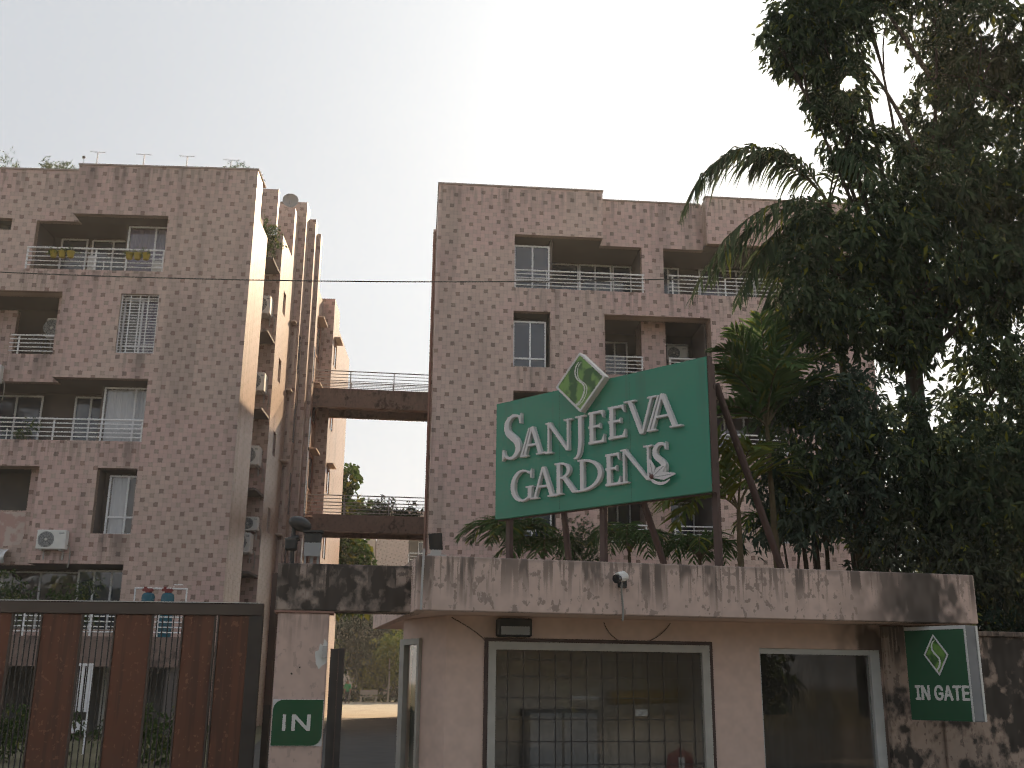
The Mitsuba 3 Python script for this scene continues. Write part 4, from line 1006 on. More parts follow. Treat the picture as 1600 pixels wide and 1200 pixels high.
# floodlights on the beam's left end
k = nm("floodlight")
s = trimesh.creation.icosphere(2); s.apply_scale((0.16, 0.13, 0.10)); s.apply_transform(trimesh.transformations.rotation_matrix(0.35, (0, 1, 0), (0, 0, 0))); s.apply_translation((0.20, 0.2, 3.66))
part(k, "head", FC.m(s), "plastic_dark", True)
part(k, "arm", FC.m(cat(cyl((0.12, 0.2, 3.11), (0.12, 0.2, 3.6), 0.03, 8), cyl((0.02, 0.2, 3.42), (0.2, 0.2, 3.48), 0.045, 8), box(0.02, 0.18, 0.12, 0.28, 3.30, 3.46, 0.02))), "plastic_dark")
tag(k, "black domed lamp on a short arm above the left end of the mouldy beam", "lamp")
k = nm("floodlight")
part(k, "head", FC.m(cat(box(0.27, 0.50, 0.10, 0.24, 3.30, 3.54, 0.02), box(0.25, 0.52, 0.09, 0.25, 3.541, 3.57))), "plastic_dark")
part(k, "lens", FC.m(box(0.275, 0.495, 0.088, 0.098, 3.22, 3.40)), "plastic_grey")
part(k, "leg", FC.m(cat(box(0.28, 0.31, 0.15, 0.19, 3.112, 3.30), box(0.45, 0.48, 0.15, 0.19, 3.112, 3.30), box(0.36, 0.40, 0.15, 0.19, 3.112, 3.30))), "plastic_grey")
tag(k, "boxy grey and black floodlight beside the domed lamp on the beam", "lamp")

# dark steel gate post right of the column
k = nm("gate_post")
part(k, "post", FC.m(box(0.70, 0.80, -0.02, 0.12, 0, 2.02)), "dark_metal")
part(k, "post", FC.m(box(0.802, 0.885, -0.06, 0.14, 0, 2.03, 0.01)), "dark_metal")
part(k, "seam", FC.m(box(0.80, 0.812, -0.066, -0.061, 0, 2.0)), "rust_steel")
tag(k, "dark steel gate post standing against the right side of the column", "post")

# ================================================================ SLIDING GATE
SG = nm("sliding_gate")
tag(SG, "brown sliding gate of wide steel planks with barred gaps and a dark top rail", "gate")
part(SG, "top_rail", FT.m(box(-6.6, -0.0, -0.03, 0.06, 2.45, 2.61, 0.008)), "gate_rail")
part(SG, "bottom_rail", FT.m(box(-6.6, 0, -0.03, 0.06, 0.08, 0.22, 0.008)), "gate_rail")
part(SG, "end_post", FT.m(box(-0.17, 0.0, -0.028, 0.058, 0.222, 2.448)), "dark_metal")
part(SG, "top_flange", FT.m(box(-6.6, -0.05, -0.045, 0.065, 2.612, 2.622)), "frame_pale")
planks = [(-0.575, -0.185), (-1.045, -0.645), (-1.99, -1.47), (-2.40, -1.95) and (-2.42, -1.95)]
planks = [(-0.58, -0.185), (-1.05, -0.65), (-1.95, -1.48), (-2.92, -2.41), (-3.83, -3.33), (-4.75, -4.25), (-5.68, -5.16), (-6.58, -6.1)]
for a, b in planks:
    part(SG, "plank", FT.m(box(a, b, 0.0, 0.04, 0.222, 2.448, 0.006)), "gate_plank")
    part(SG, "plank_edge", FT.m(box(a - 0.022, a - 0.002, -0.012, 0.045, 0.222, 2.448)), "gate_rail")
    part(SG, "plank_edge", FT.m(box(b + 0.002, b + 0.022, -0.012, 0.045, 0.222, 2.448)), "gate_rail")
for a, b in ((-1.48, -1.05), (-2.41, -1.95), (-3.33, -2.92), (-4.25, -3.83), (-5.16, -4.75), (-6.1, -5.68)):
    for i in range(5):
        u = a + 0.03 + (b - a - 0.06) * (i + 0.5) / 5
        part(SG, "rod", FT.m(cyl((u, 0.02, 0.222), (u, 0.02, 2.448), 0.009, 5)), "dark_metal")
k = nm("gate_post")
part(k, "post", FT.m(box(0.03, 0.12, 0.3, 0.42, 1.3, 3.05)), "rust_steel")
part(k, "base", FT.m(box(0.03, 0.12, 0.302, 0.418, 0, 1.298)), "dark_metal")
tag(k, "slim brown post between the end of the sliding gate and the column", "post")
# white barred wicket and plants seen through the gate
k = nm("wicket_gate")
for i in range(6):
    part(k, "bar", W.m(box(-10.35 + i * 0.15, -10.25 + i * 0.15, 25.0, 25.04, 0.9, 1.9)), "white_metal")
part(k, "rail", W.m(box(-10.4, -9.45, 24.98, 24.998, 1.90, 1.96)), "white_metal")
part(k, "rail", W.m(box(-10.4, -9.45, 24.98, 24.998, 0.45, 0.72)), "white_metal")
part(k, "leg", W.m(cat(box(-10.4, -10.36, 25, 25.04, 0, 1.9), box(-9.49, -9.45, 25, 25.04, 0, 1.9))), "white_metal")
tag(k, "white barred wicket seen through the gap in the brown gate", "gate")
for i, (x, y, r) in enumerate([(-10.2, 22.5, 0.55), (-9.1, 22.0, 0.5), (-7.6, 22.5, 0.6), (-6.6, 22.0, 0.55), (-11.6, 22.5, 0.6)]):
    bush("shrub", ["leafy green shrub at the far left behind the gate", "low shrub behind the gate in front of the white wicket", "broad green shrub seen through the third gap of the gate", "dark shrub behind the right end of the gate", "shrub at the left frame edge behind the gate"][i], [(x, y, 0.55, r), (x + 0.3, y, 0.8, r * 0.6)], 300, 0.13, 0.45, G1, G2, stem=stems((x, y, 0), [(x, y, 0.8), (x + 0.3, y, 0.9)]))

# ================================================================ BIG NAME BOARD
NB = nm("name_board")
tag(NB, "large green board with raised white letters SANJEEVA GARDENS and a diamond emblem", "sign")
part(NB, "panel", FS.m(box(0, 4.40, 0, 0.09, 4.35, 6.42)), "sign_green")
part(NB, "edge_frame", FS.m(cat(box(-0.012, 4.40, 0.092, 0.13, 4.33, 4.37), box(4.402, 4.425, 0.01, 0.12, 4.34, 6.43), box(-0.012, 4.40, 0.092, 0.17, 6.38, 6.43))), "rust_steel")
for u in (0.14, 2.21, 4.33):
    part(NB, "post", FS.m(box(u - 0.045, u + 0.045, 0.175, 0.265, 2.68, 6.36)), "rust_steel")
part(NB, "cross_rail", FS.m(cat(box(0.02, 4.40, 0.172, 0.174 + 0.05, 4.75, 4.81), box(0.02, 4.40, 0.172, 0.174 + 0.05, 5.95, 6.01))), "rust_steel")
part(NB, "strut", cyl(FS.pt(V3(1.30, 0.28, 4.60)), V3(1.10, 18.35, 2.68), 0.055, 8), "rust_steel", True)
part(NB, "strut", cyl(FS.pt(V3(2.90, 0.28, 4.55)), V3(2.78, 17.55, 2.68), 0.055, 8), "rust_steel", True)
part(NB, "strut", cyl(FS.pt(V3(4.36, 0.30, 6.05)), V3(4.62, 17.35, 2.68), 0.058, 8), "rust_steel", True)
# --- lettering, in (u, z) of the board
sf = lambda x, z, w, h=0.022: sbox(x - w / 2, z, x + w / 2, z + h)   # a serif


def lE(x, z, w, h, t):
    return unary_union([sbox(x + 0.03, z, x + 0.03 + t, z + h), sbox(x, z, x + w, z + 0.035), sbox(x, z + h - 0.035, x + w * 0.95, z + h), sbox(x, z + h * 0.5, x + w * 0.75, z + h * 0.5 + 0.032),
                        Polygon([(x + w, z), (x + w, z + 0.13), (x + w - 0.05, z + 0.03)]), Polygon([(x + w * 0.95, z + h), (x + w * 0.95, z + h - 0.12), (x + w * 0.95 - 0.05, z + h - 0.03)]), Polygon([(x + w * 0.75, z + h * 0.5 - 0.03), (x + w * 0.75, z + h * 0.5 + 0.06), (x + w * 0.62, z + h * 0.5 + 0.015)])])


def lA(x, z, w, h, t, twin):
    ap = x + w * 0.50
    g = [Polygon([(ap - 0.04, z + h), (ap + 0.03, z + h), (x + w - 0.06, z), (x + w - 0.06 - t, z)]), Polygon([(ap - 0.035, z + h - 0.02), (ap + 0.0, z + h - 0.02), (x + 0.12, z), (x + 0.075, z)]), sbox(x + w * 0.28, z + h * 0.34, x + w * 0.68, z + h * 0.34 + 0.03), sf(x + w - 0.08, z, 0.22), sf(x + 0.09, z, 0.17)]
    if twin:
        g.append(Polygon([(ap - 0.085, z + h - 0.01), (ap - 0.055, z + h - 0.01), (x + 0.045, z), (x + 0.005, z)]))
    return unary_union(g)


def lN(x, z, w, h, t):
    return unary_union([sbox(x + 0.05, z, x + 0.085, z + h), sbox(x + w - 0.085, z, x + w - 0.05, z + h), Polygon([(x + 0.03, z + h), (x + 0.03 + t, z + h), (x + w - 0.05, z), (x + w - 0.05 - t * 0.75, z)]), sf(x + 0.067, z, 0.15), sf(x + w - 0.067, z + h - 0.022, 0.17), sf(x + 0.06, z + h - 0.022, 0.12)])


def lV(x, z, w, h, t):
    b = x + w * 0.52
    return unary_union([Polygon([(x + 0.05, z + h), (x + 0.05 + t, z + h), (b + 0.03, z), (b - 0.035, z)]), Polygon([(x + w - 0.10, z + h), (x + w - 0.06, z + h), (b + 0.03, z), (b - 0.01, z)]), sf(x + 0.09, z + h - 0.022, 0.22), sf(x + w - 0.08, z + h - 0.022, 0.17)])


def lS(x, z, w, h, t):
    P_ = lambda a, b: (x + a * w, z + b * h)
    return unary_union([stroke([P_(0.93, 0.83), P_(0.80, 0.95), P_(0.52, 0.96), P_(0.24, 0.83), P_(0.24, 0.66), P_(0.50, 0.51), P_(0.78, 0.36), P_(0.82, 0.18), P_(0.56, 0.045), P_(0.28, 0.05), P_(0.07, 0.19)],
                               [0.03, 0.035, 0.05, t * 0.95, t * 1.05, t * 1.15, t * 1.1, t * 0.95, 0.05, 0.035, 0.03], 46), Polygon([P_(0.90, 0.78), P_(0.99, 0.78), P_(0.99, 1.0), P_(0.93, 0.95)]), Polygon([P_(0.0, 0.0), P_(0.09, 0.05), P_(0.10, 0.24), P_(0.01, 0.24)])])


def lJ(x, z, w, h, t):
    return unary_union([sbox(x + w - 0.06 - t, z + 0.05, x + w - 0.06, z + h), sf(x + w - 0.06 - t / 2, z + h - 0.022, 0.20), stroke([(x + w - 0.06 - t / 2, z + 0.07), (x + w - 0.075 - t / 2, z - 0.06), (x + w - 0.15, z - 0.15), (x + w - 0.22, z - 0.185)], [t, t * 0.9, 0.05, 0.02], 14)])


def lG(x, z, w, h, t):
    o = affinity.scale(Point(x + w * 0.52, z + h * 0.5).buffer(1, 32), w * 0.52, h * 0.515)
    i = affinity.scale(Point(x + w * 0.57, z + h * 0.5).buffer(1, 32), w * 0.40, h * 0.455)
    c = o.difference(i).difference(sbox(x + w * 0.66, z + h * 0.40, x + w * 1.2, z + h * 0.86))
    c = c.intersection(sbox(x - 0.05, z - 0.02, x + w * 0.96, z + h + 0.02))
    return unary_union([c, sbox(x + w * 0.80, z + h * 0.06, x + w * 0.80 + t, z + h * 0.42), sf(x + w * 0.86, z + h * 0.41, 0.17), Polygon([(x + w * 0.90, z + h * 0.72), (x + w * 0.97, z + h * 0.72), (x + w * 0.97, z + h), (x + w * 0.90, z + h * 0.93)])])


def lD(x, z, w, h, t):
    o = affinity.scale(Point(x + 0.09, z + h * 0.5).buffer(1, 32), w - 0.09, h * 0.5)
    i = affinity.scale(Point(x + 0.09, z + h * 0.5).buffer(1, 32), w - 0.09 - t * 1.1, h * 0.5 - 0.035)
    return unary_union([o.difference(i).intersection(sbox(x + 0.07, z, x + w + 0.1, z + h)), sbox(x + 0.05, z, x + 0.05 + t, z + h), sf(x + 0.07, z, 0.15), sf(x + 0.06, z + h - 0.022, 0.13)])


def lR(x, z, w, h, t):
    cy = z + h * 0.74
    o = affinity.scale(Point(x + 0.12, cy).buffer(1, 32), w * 0.46, h * 0.26)
    i = affinity.scale(Point(x + 0.12, cy).buffer(1, 32), w * 0.46 - t * 1.0, h * 0.26 - 0.03)
    return unary_union([o.difference(i).intersection(sbox(x + 0.08, z, x + w + 0.1, z + h)), sbox(x + 0.05, z, x + 0.05 + t, z + h), sf(x + 0.08, z, 0.17), sf(x + 0.06, z + h - 0.022, 0.12), Polygon([(x + 0.17, z + h * 0.5), (x + 0.17 + t * 1.1, z + h * 0.52), (x + w, z), (x + w - t * 1.4, z)]), sf(x + w - 0.03, z, 0.12)])


B1, B2, HC, TK = 5.352, 4.610, 0.52, 0.072
letters = [lS(0.22, 5.34, 0.44, 0.80, 0.105), lA(0.64, B1, 0.56, 0.50, TK, True), lN(1.22, B1 - 0.02, 0.56, 0.53, TK), lJ(1.80, B1, 0.27, HC, TK), lE(2.15, B1 + 0.01, 0.32, 0.53, TK), lE(2.56, B1 + 0.03, 0.33, 0.53, TK), lV(2.90, B1 + 0.03, 0.60, 0.57, TK), lA(3.31, B1 + 0.045, 0.62, 0.56, TK, True),
           lG(0.43, B2 - 0.02, 0.50, 0.53, TK), lA(0.88, B2 - 0.01, 0.58, 0.52, TK, False), lR(1.42, B2 + 0.0, 0.48, 0.53, TK), lD(1.92, B2, 0.50, 0.52, TK), lE(2.49, B2 + 0.025, 0.29, 0.51, TK), lN(2.79, B2 + 0.03, 0.60, 0.54, TK), lS(3.39, B2 + 0.05, 0.28, 0.53, 0.075)]
for p in letters:
    p = p.buffer(0.004).buffer(-0.002).simplify(0.0015)
    k = part(NB, "letter", relief(FS, p, -0.075, -0.002), "letter_white")
# leaf motif at the last letter
lf = lambda a, b, w: (lambda A, B_, n: Polygon([A, (A + B_) / 2 + n * w - (B_ - A) * 0.12, B_, (A + B_) / 2 - n * w - (B_ - A) * 0.05]))(np.array(a), np.array(b), np.array([-(b[1] - a[1]), b[0] - a[0]]) / np.hypot(b[0] - a[0], b[1] - a[1]))
for a, b, w in (((3.42, 4.70), (3.37, 4.94), 0.055), ((3.43, 4.68), (3.67, 4.84), 0.055), ((3.44, 4.66), (3.82, 4.67), 0.055)):
    part(NB, "leaf_motif", relief(FS, lf(a, b, w).buffer(0.012), -0.095, -0.078), "letter_white")
    part(NB, "leaf_vein", relief(FS, LineString([a, ((a[0] * 0.2 + b[0] * 0.8), (a[1] * 0.2 + b[1] * 0.8))]).buffer(0.006), -0.098, -0.0955), "plastic_grey")
part(NB, "leaf_motif", relief(FS, stroke([(3.36, 4.66), (3.45, 4.585), (3.60, 4.55), (3.72, 4.60)], [0.03, 0.05, 0.045, 0.015], 14), -0.09, -0.077), "letter_white")
part(NB, "berry", FS.m(trimesh.Trimesh(*(lambda s: (s.vertices * 0.038 + V3(3.40, -0.09, 4.675), s.faces))(trimesh.creation.icosphere(2)), process=False)), "berry_brown", True)
# diamond emblem
dm = lambda s: Polygon([(2.04, 6.425 + 0.515 * s), (2.04 + 0.53 * s, 6.425), (2.04, 6.425 - 0.515 * s), (2.04 - 0.53 * s, 6.425)])
em = f"{NB}__emblem"
labels[em] = {"label": "raised diamond emblem with a white double S curve on leafy green"}
add(em + "__box", relief(FS, dm(0.985), -0.13, -0.002), "emblem_rim")
add(em + "__rim", relief(FS, dm(1.0).difference(dm(0.91)), -0.145, -0.131), "letter_white")
add(em + "__face", relief(FS, dm(0.905), -0.137, -0.1315), "emblem_green")
sc_ = [(2.015, 6.77), (1.94, 6.66), (1.95, 6.53), (2.04, 6.43), (2.125, 6.34), (2.115, 6.21), (2.04, 6.10), (1.95, 6.04)]
add(em + "__curve", relief(FS, stroke(sc_, [0.015] + [0.026] * 6 + [0.04], 40), -0.141, -0.1375), "paper_white")
add(nm(em + "__curve"), relief(FS, stroke([(x + 0.05, z - 0.01) for x, z in sc_], [0.01] + [0.014] * 6 + [0.012], 40), -0.141, -0.1375), "paper_white") if nm(em + "__curve") else None

# ================================================================ IN GATE LIGHT BOX
FI = Frame((5.76, 15.88), -52.0)
k = nm("entry_sign")
part(k, "cabinet", FI.m(box(0, 0.95, 0.0, 0.30, 1.16, 2.45, 0.008)), "box_grey")
part(k, "rim", FI.m(cat(box(0.0, 0.95, -0.012, -0.002, 2.40, 2.45), box(0.925, 0.95, -0.012, -0.002, 1.16, 2.398), box(0.952, 0.962, 0.245, 0.30, 1.16, 2.45))), "frame_pale")
part(k, "face", FI.m(box(0.005, 0.922, -0.010, -0.002, 1.165, 2.398)), "sign_green_dark")
d2 = Polygon([(0.455, 2.34), (0.665, 2.055), (0.50, 1.765), (0.285, 2.055)])
part(k, "emblem_rim", relief(FI, d2.difference(d2.buffer(-0.022)), -0.0155, -0.0105), "letter_white")
part(k, "emblem_face", relief(FI, d2.buffer(-0.026), -0.0145, -0.0108), "emblem_green")
part(k, "emblem_curve", relief(FI, stroke([(0.47, 2.25), (0.42, 2.17), (0.45, 2.08), (0.52, 2.0), (0.52, 1.92), (0.46, 1.84)], [0.012, 0.02, 0.025, 0.025, 0.025, 0.03], 24), -0.018, -0.0148), "paper_white")
txt = meshkit.text_mesh("IN GATE", 0.19, 0.006, bold=True)
ex = txt.bounds
sc2 = 0.81 / (ex[1][0] - ex[0][0])
tv = txt.vertices.copy()
tm = trimesh.Trimesh(np.stack([0.10 + (tv[:, 0] - ex[0][0]) * sc2, -0.0108 - tv[:, 2], 1.44 + tv[:, 1] * 1.0 + 0 * tv[:, 0]], 1), txt.faces, process=False)
tm2 = trimesh.Trimesh(tm.vertices + V3(0.009, -0.0012, 0.004), tm.faces, process=False)
part(k, "lettering", FI.m(cat(tm, tm2)), "paper_white")
part(k, "bracket", cat(cyl(FI.pt(V3(0.2, 0.31, 1.4)), FG.pt(V3(7.5, 0.86, 1.4)), 0.02, 6), cyl(FI.pt(V3(0.2, 0.31, 2.2)), FG.pt(V3(7.5, 0.86, 2.2)), 0.02, 6), cyl(FI.pt(V3(0.8, 0.31, 1.4)), FG.pt(V3(8.3, 0.86, 1.4)), 0.02, 6), cyl(FI.pt(V3(0.8, 0.31, 2.2)), FG.pt(V3(8.3, 0.86, 2.2)), 0.02, 6)), "dark_metal")
tag(k, "green light box reading IN GATE with a small diamond emblem on the mouldy wall", "sign")

# ================================================================ OVERHEAD CABLE
cx_ = np.linspace(-32, 26, 60)
cz = 11.30 + 0.0021 * (cx_ + 4.3) ** 2
k = add(nm("overhead_cable"), tube(np.stack([cx_, 25 + 0 * cx_, cz], 1), 0.016, 5), "cable_black", True)
tag(k, "thin black overhead cable crossing in front of both apartment blocks", "cable")

# ================================================================ TREES AND PALMS
T1 = [(6.25, 19.0, 14.5, 1.0, 0.33), (6.45, 18.8, 13.25, 0.62, 0.2), (5.66, 18.6, 14.41, 0.55, 0.3), (5.4, 18.5, 13.75, 0.36, 0.2), (6.35, 18.6, 12.55, 0.42, 0.1), (7.39, 19.2, 15.0, 0.54), (8.89, 19.5, 12.8, 0.97), (9.89, 19.0, 14.28, 1.3), (9.55, 20.0, 14.63, 0.87), (7.98, 19.0, 10.83, 1.24, 0.38), (9.77, 19.5, 11.37, 1.27, 0.40), (6.87, 18.6, 9.56, 1.1, 0.34), (8.78, 19.5, 9.29, 1.39), (9.19, 19.0, 7.19, 1.06), (6.57, 18.8, 12.02, 0.53), (5.92, 18.6, 8.15, 0.87), (7.48, 19.0, 8.05, 0.71), (5.89, 18.4, 10.25, 0.46), (5.55, 18.4, 9.35, 0.55, 0.28), (5.35, 18.3, 8.45, 0.5, 0.28), (9.81, 19.0, 9.37, 0.94),
      (7.0, 19.5, 16.3, 1.2), (9.0, 19.5, 16.5, 1.5), (11.3, 19.5, 13.5, 1.5), (11.3, 19.5, 10.5, 1.5), (11.0, 19.5, 7.5, 1.4)]


def sun_gap(q):
    """the chink in the leaves through which the sun shows"""
    d = (q - EYE) / np.linalg.norm(q - EYE, axis=1, keepdims=True)
    return d @ SUN < math.cos(math.radians(0.42))


root = V3(8.3, 20.2, 0)
fork = V3(7.75, 19.6, 6.2)
tr = [tube(bez([root, (8.5, 20, 2.5), (7.6, 19.8, 4.5), fork, (7.7, 19.5, 8.0)], 16), np.linspace(0.26, 0.15, 16), 12)]
for (x, y, z, r, *_g) in T1:
    st_ = V3(7.72, 19.52, 7.3) if z > 8 else V3(7.8, 19.7, 5.4)
    e = V3(x, y, z)
    md = (st_ + e) / 2 + V3(*(rng.normal(size=3) * 0.25)) + V3(0, 0, 0.3)
    tr.append(tube(bez([st_, (st_ * 0.5 + md * 0.5) + V3(0, 0, 0.4), md, e], 10), np.linspace(0.085 if r > 0.9 else 0.06, 0.018, 10), 7))
    for _ in range(5):
        tip = e + rng.normal(size=3) * r * 0.55
        tr.append(tube(bez([md * 0.35 + e * 0.65, e * 0.6 + tip * 0.4 + V3(0, 0, 0.1), tip], 5), np.linspace(0.02, 0.006, 5), 5))
tr.append(tube(bez([(7.72, 19.4, 15.6), (7.95, 19.3, 14.8), (8.45, 19.3, 14.1), (8.9, 19.4, 13.0)], 8), np.linspace(0.03, 0.06, 8), 7))
tr.append(tube(bez([(6.9, 18.8, 13.9), (7.35, 18.9, 13.4), (7.75, 19.0, 12.8), (8.1, 19.0, 11.4)], 8), np.linspace(0.02, 0.05, 8), 7))
k = nm("broadleaf_tree")
plant(k, T1, 330, 0.21, 0.38, (0.045, 0.066, 0.036), (0.085, 0.112, 0.058), "leaf_tree", cat(*tr), "bark", 0.04, sun_gap, 0.42, 0.55, 8)
tag(k, "tall dense dark broadleaf tree on the right with the sun shining through its leaves", "tree")

SH = [[(7.22, 18.0, 5.61, 1.17), (8.14, 17.5, 4.85, 1.09), (7.42, 18.2, 4.52, 0.9), (9.4, 18.2, 5.8, 1.2)], [(6.52, 18.0, 3.94, 0.89), (7.57, 17.5, 3.57, 0.76), (8.3, 17.5, 3.58, 0.65), (9.2, 17.6, 3.6, 1.0)], [(6.21, 18.5, 6.17, 0.98), (6.34, 18.5, 5.01, 0.86), (5.87, 18.8, 6.73, 0.7)], [(5.34, 18.8, 5.76, 0.82), (5.09, 19.0, 6.53, 0.59), (5.45, 18.9, 4.9, 0.5)]]
names = [("shrub_tree", "dark shrubby tree below the tall tree at the right edge"), ("hedge_shrub", "dark tangled shrub behind the right end of the lodge roof and the boundary wall"), ("shrub_tree", "bluish green shrubby tree between the palms and the tall tree"), ("shrub_tree", "small-leaved green shrubby tree right of the name board")]
for q, ((nme, lab), bl) in enumerate(zip(names, SH)):
    c = np.array(bl)
    rt = V3(c[0, 0] + 0.4, max(19.9, c[0, 1] + 1.2), 0)
    st = [tube(bez([rt, rt * 0.7 + c[i, :3] * 0.3, c[i, :3]], 8), np.linspace(0.09, 0.02, 8), 7) for i in range(len(bl))]
    bush(nme, lab, bl, [330, 330, 360, 380][q], [0.19, 0.16, 0.18, 0.16][q], 0.38, [(0.040, 0.060, 0.034), (0.046, 0.056, 0.036), (0.052, 0.078, 0.056), (0.055, 0.085, 0.042)][q], [(0.075, 0.098, 0.052), (0.082, 0.092, 0.058), (0.100, 0.130, 0.092), (0.100, 0.135, 0.062)][q], "tree" if "tree" in nme else "shrub", stem=cat(*st), yellow=[0.03, 0.05, 0.03, 0.08][q], gap=0.30, per=7, down=0.45)
bl = [(11.2, 24.0, 6.2, 1.3), (10.4, 24.0, 4.6, 1.3), (12.2, 24.2, 4.9, 1.4), (11.3, 23.8, 3.4, 1.2), (12.6, 24.4, 7.2, 1.3), (9.6, 24.2, 3.4, 1.1)]
bush("shrub_tree", "dark backdrop tree beyond the boundary wall, at the right edge under the tall tree", bl, 260, 0.2, 0.4, (0.038, 0.056, 0.032), (0.070, 0.092, 0.048), "tree", stem=cat(*[tube(bez([V3(11, 24.3, 0), V3(11, 24.2, 2.5), V3(*q[:3])], 8), np.linspace(0.12, 0.03, 8), 7) for q in bl]), gap=0.25, per=7, down=0.45)
bush("shrub", "bluish green leafy shrub on the lodge roof right behind the leaning strut", [(4.75, 18.9, 5.15, 0.5), (5.15, 18.7, 4.45, 0.5), (4.55, 19.0, 4.35, 0.38), (5.3, 18.9, 5.2, 0.45)], 330, 0.17, 0.42, (0.052, 0.078, 0.056), (0.100, 0.130, 0.092), "shrub", stem=stems((5.0, 19.0, 2.7), [(4.75, 18.9, 5.2), (5.15, 18.7, 4.5), (4.55, 19, 4.4), (5.3, 18.9, 5.3)], 0.03), gap=0.26, per=7, down=0.4)
bush("young_plant", "small yellow-green plant growing on the boundary wall beside the lodge roof end", [(*FG.pt(V3(8.45, 0.85, 2.72)), 0.16), (*FG.pt(V3(8.42, 0.85, 2.95)), 0.12)], 800, 0.11, 0.4, (0.10, 0.13, 0.03), (0.20, 0.21, 0.06), stem=stems(FG.pt(V3(8.45, 0.85, 2.4)), [FG.pt(V3(8.43, 0.85, 2.95))]))
bush("hedge_shrub", "dim bluish hedge rising above the boundary wall at the right edge", [(*FG.pt(V3(8.9, 1.9, 2.9)), 0.6), (*FG.pt(V3(9.8, 1.9, 2.9)), 0.7), (*FG.pt(V3(10.8, 1.9, 2.8)), 0.7)], 420, 0.10, 0.5, (0.022, 0.042, 0.032), (0.040, 0.065, 0.048), "shrub", stem=stems(FG.pt(V3(9.4, 1.9, 0)), [FG.pt(V3(8.9, 1.9, 3)), FG.pt(V3(9.8, 1.9, 3)), FG.pt(V3(10.8, 1.9, 2.9))], 0.03))

o = V3(6.32, 19.5, 10.91)
rel = lambda *p: [tuple(V3(*q) - o) for q in p]
palm("tall palm with long drooping fronds leaning out of the dark tree before the right block", o,
     [rel((5.4, 19.2, 12.2), (3.9, 18.9, 12.3), (3.25, 18.8, 10.35)), rel((5.5, 19.3, 12.3), (4.2, 19.2, 12.5), (3.6, 19.1, 10.9)), rel((5.6, 19.0, 11.0), (4.2, 18.7, 10.6), (3.3, 18.4, 8.5)), rel((5.7, 19.1, 10.8), (4.5, 18.9, 10.6), (3.7, 18.6, 8.9)),
      rel((5.7, 19.2, 10.6), (4.8, 18.9, 10.2), (4.2, 18.6, 8.5)), rel((5.8, 19.3, 10.5), (5.0, 19.2, 10.3), (4.5, 19.0, 8.9)), rel((5.8, 19.1, 10.4), (4.9, 18.7, 9.9), (4.8, 18.4, 7.7)), rel((5.9, 19.4, 11.9), (5.3, 19.5, 12.5), (4.8, 19.6, 11.7)), rel((6.7, 18.8, 12.4), (7.4, 18.6, 12.6), (7.9, 18.6, 11.2)), rel((6.4, 19.2, 11.9), (6.6, 18.6, 12.2), (6.7, 18.0, 10.6))],
     (6.6, 19.9, 0), (0.045, 0.068, 0.038), (0.080, 0.110, 0.058), 0.04, 0.76, 0.95, 0.060, 58, 0.09)
pc = dict(ca=(0.062, 0.108, 0.038), cb=(0.105, 0.160, 0.058))
palm("bright green feathery palm just right of the name board, its fronds standing upright", (4.50, 18.2, 6.0), [[(-0.2, -0.1, 0.7), (-0.7, -0.3, 1.2), (-1.1, -0.4, 0.9)], [(-0.05, -0.1, 0.9), (-0.3, -0.2, 1.5), (-0.6, -0.3, 1.7)], [(0.05, 0, 0.9), (0.0, -0.1, 1.6), (-0.05, -0.2, 2.0)], [(0.15, 0, 0.9), (0.4, 0, 1.5), (0.75, -0.1, 1.6)], [(0.3, 0, 0.6), (0.9, 0, 1.1), (1.4, 0, 0.7)], [(-0.3, -0.2, 0.3), (-0.9, -0.4, 0.5), (-1.2, -0.5, -0.1)], [(0, -0.3, 0.8), (0.1, -0.8, 1.2), (0.2, -1.2, 0.8)], [(-0.1, 0.3, 0.8), (-0.2, 0.7, 1.3), (-0.4, 1.0, 1.2)], [(-0.12, -0.1, 0.8), (-0.5, -0.2, 1.4), (-0.85, -0.3, 1.35)], [(0.1, -0.1, 0.9), (0.2, -0.1, 1.6), (0.35, -0.2, 1.85)], [(0.2, -0.1, 0.7), (0.6, -0.2, 1.25), (1.05, -0.3, 1.2)]], (4.65, 18.5, 2.7), yellow=0.14, leaf=0.78, hang=0.28, wid=0.055, n=54, **pc)
palm("yellow-green palm low behind the roof at the lower right corner of the name board", (3.95, 18.3, 4.55), [[(-0.4, -0.3, 0.6), (-1.0, -0.7, 0.6), (-1.45, -0.9, -0.1)], [(-0.3, -0.2, 0.8), (-0.6, -0.5, 1.2), (-0.8, -0.7, 1.0)], [(-0.4, -0.3, 0.35), (-0.9, -0.6, 0.3), (-1.2, -0.8, -0.4)], [(0.2, 0, 0.7), (0.7, 0, 0.9), (1.1, 0, 0.4)], [(0.0, -0.2, 0.7), (0.1, -0.5, 1.1), (0.2, -0.9, 0.9)]], (4.0, 18.5, 2.7), yellow=0.45, leaf=0.80, hang=0.22, wid=0.06, n=40, ca=(0.10, 0.15, 0.042), cb=(0.18, 0.23, 0.07))
palm("small fan-like palm at the lower left corner of the name board", (0.02, 19.7, 4.1), ring_fronds(9, 0.85, 0.45, 0.1, 3), (0.1, 19.9, 0), leaf=0.55, hang=0.3, wid=0.05, n=28, stem_r=0.05)
palm("dark low palm under the left part of the name board", (0.62, 19.8, 3.85), ring_fronds(8, 0.8, 0.4, 0.0, 4), (0.7, 20.0, 0), leaf=0.45, hang=0.4, wid=0.04, n=20, stem_r=0.05)
palm("low palm under the middle of the name board, in front of the white railing", (2.25, 20.2, 4.0), ring_fronds(10, 0.9, 0.55, 0.1, 5), (2.3, 20.3, 0), leaf=0.5, hang=0.5, wid=0.04, n=22, stem_r=0.05)
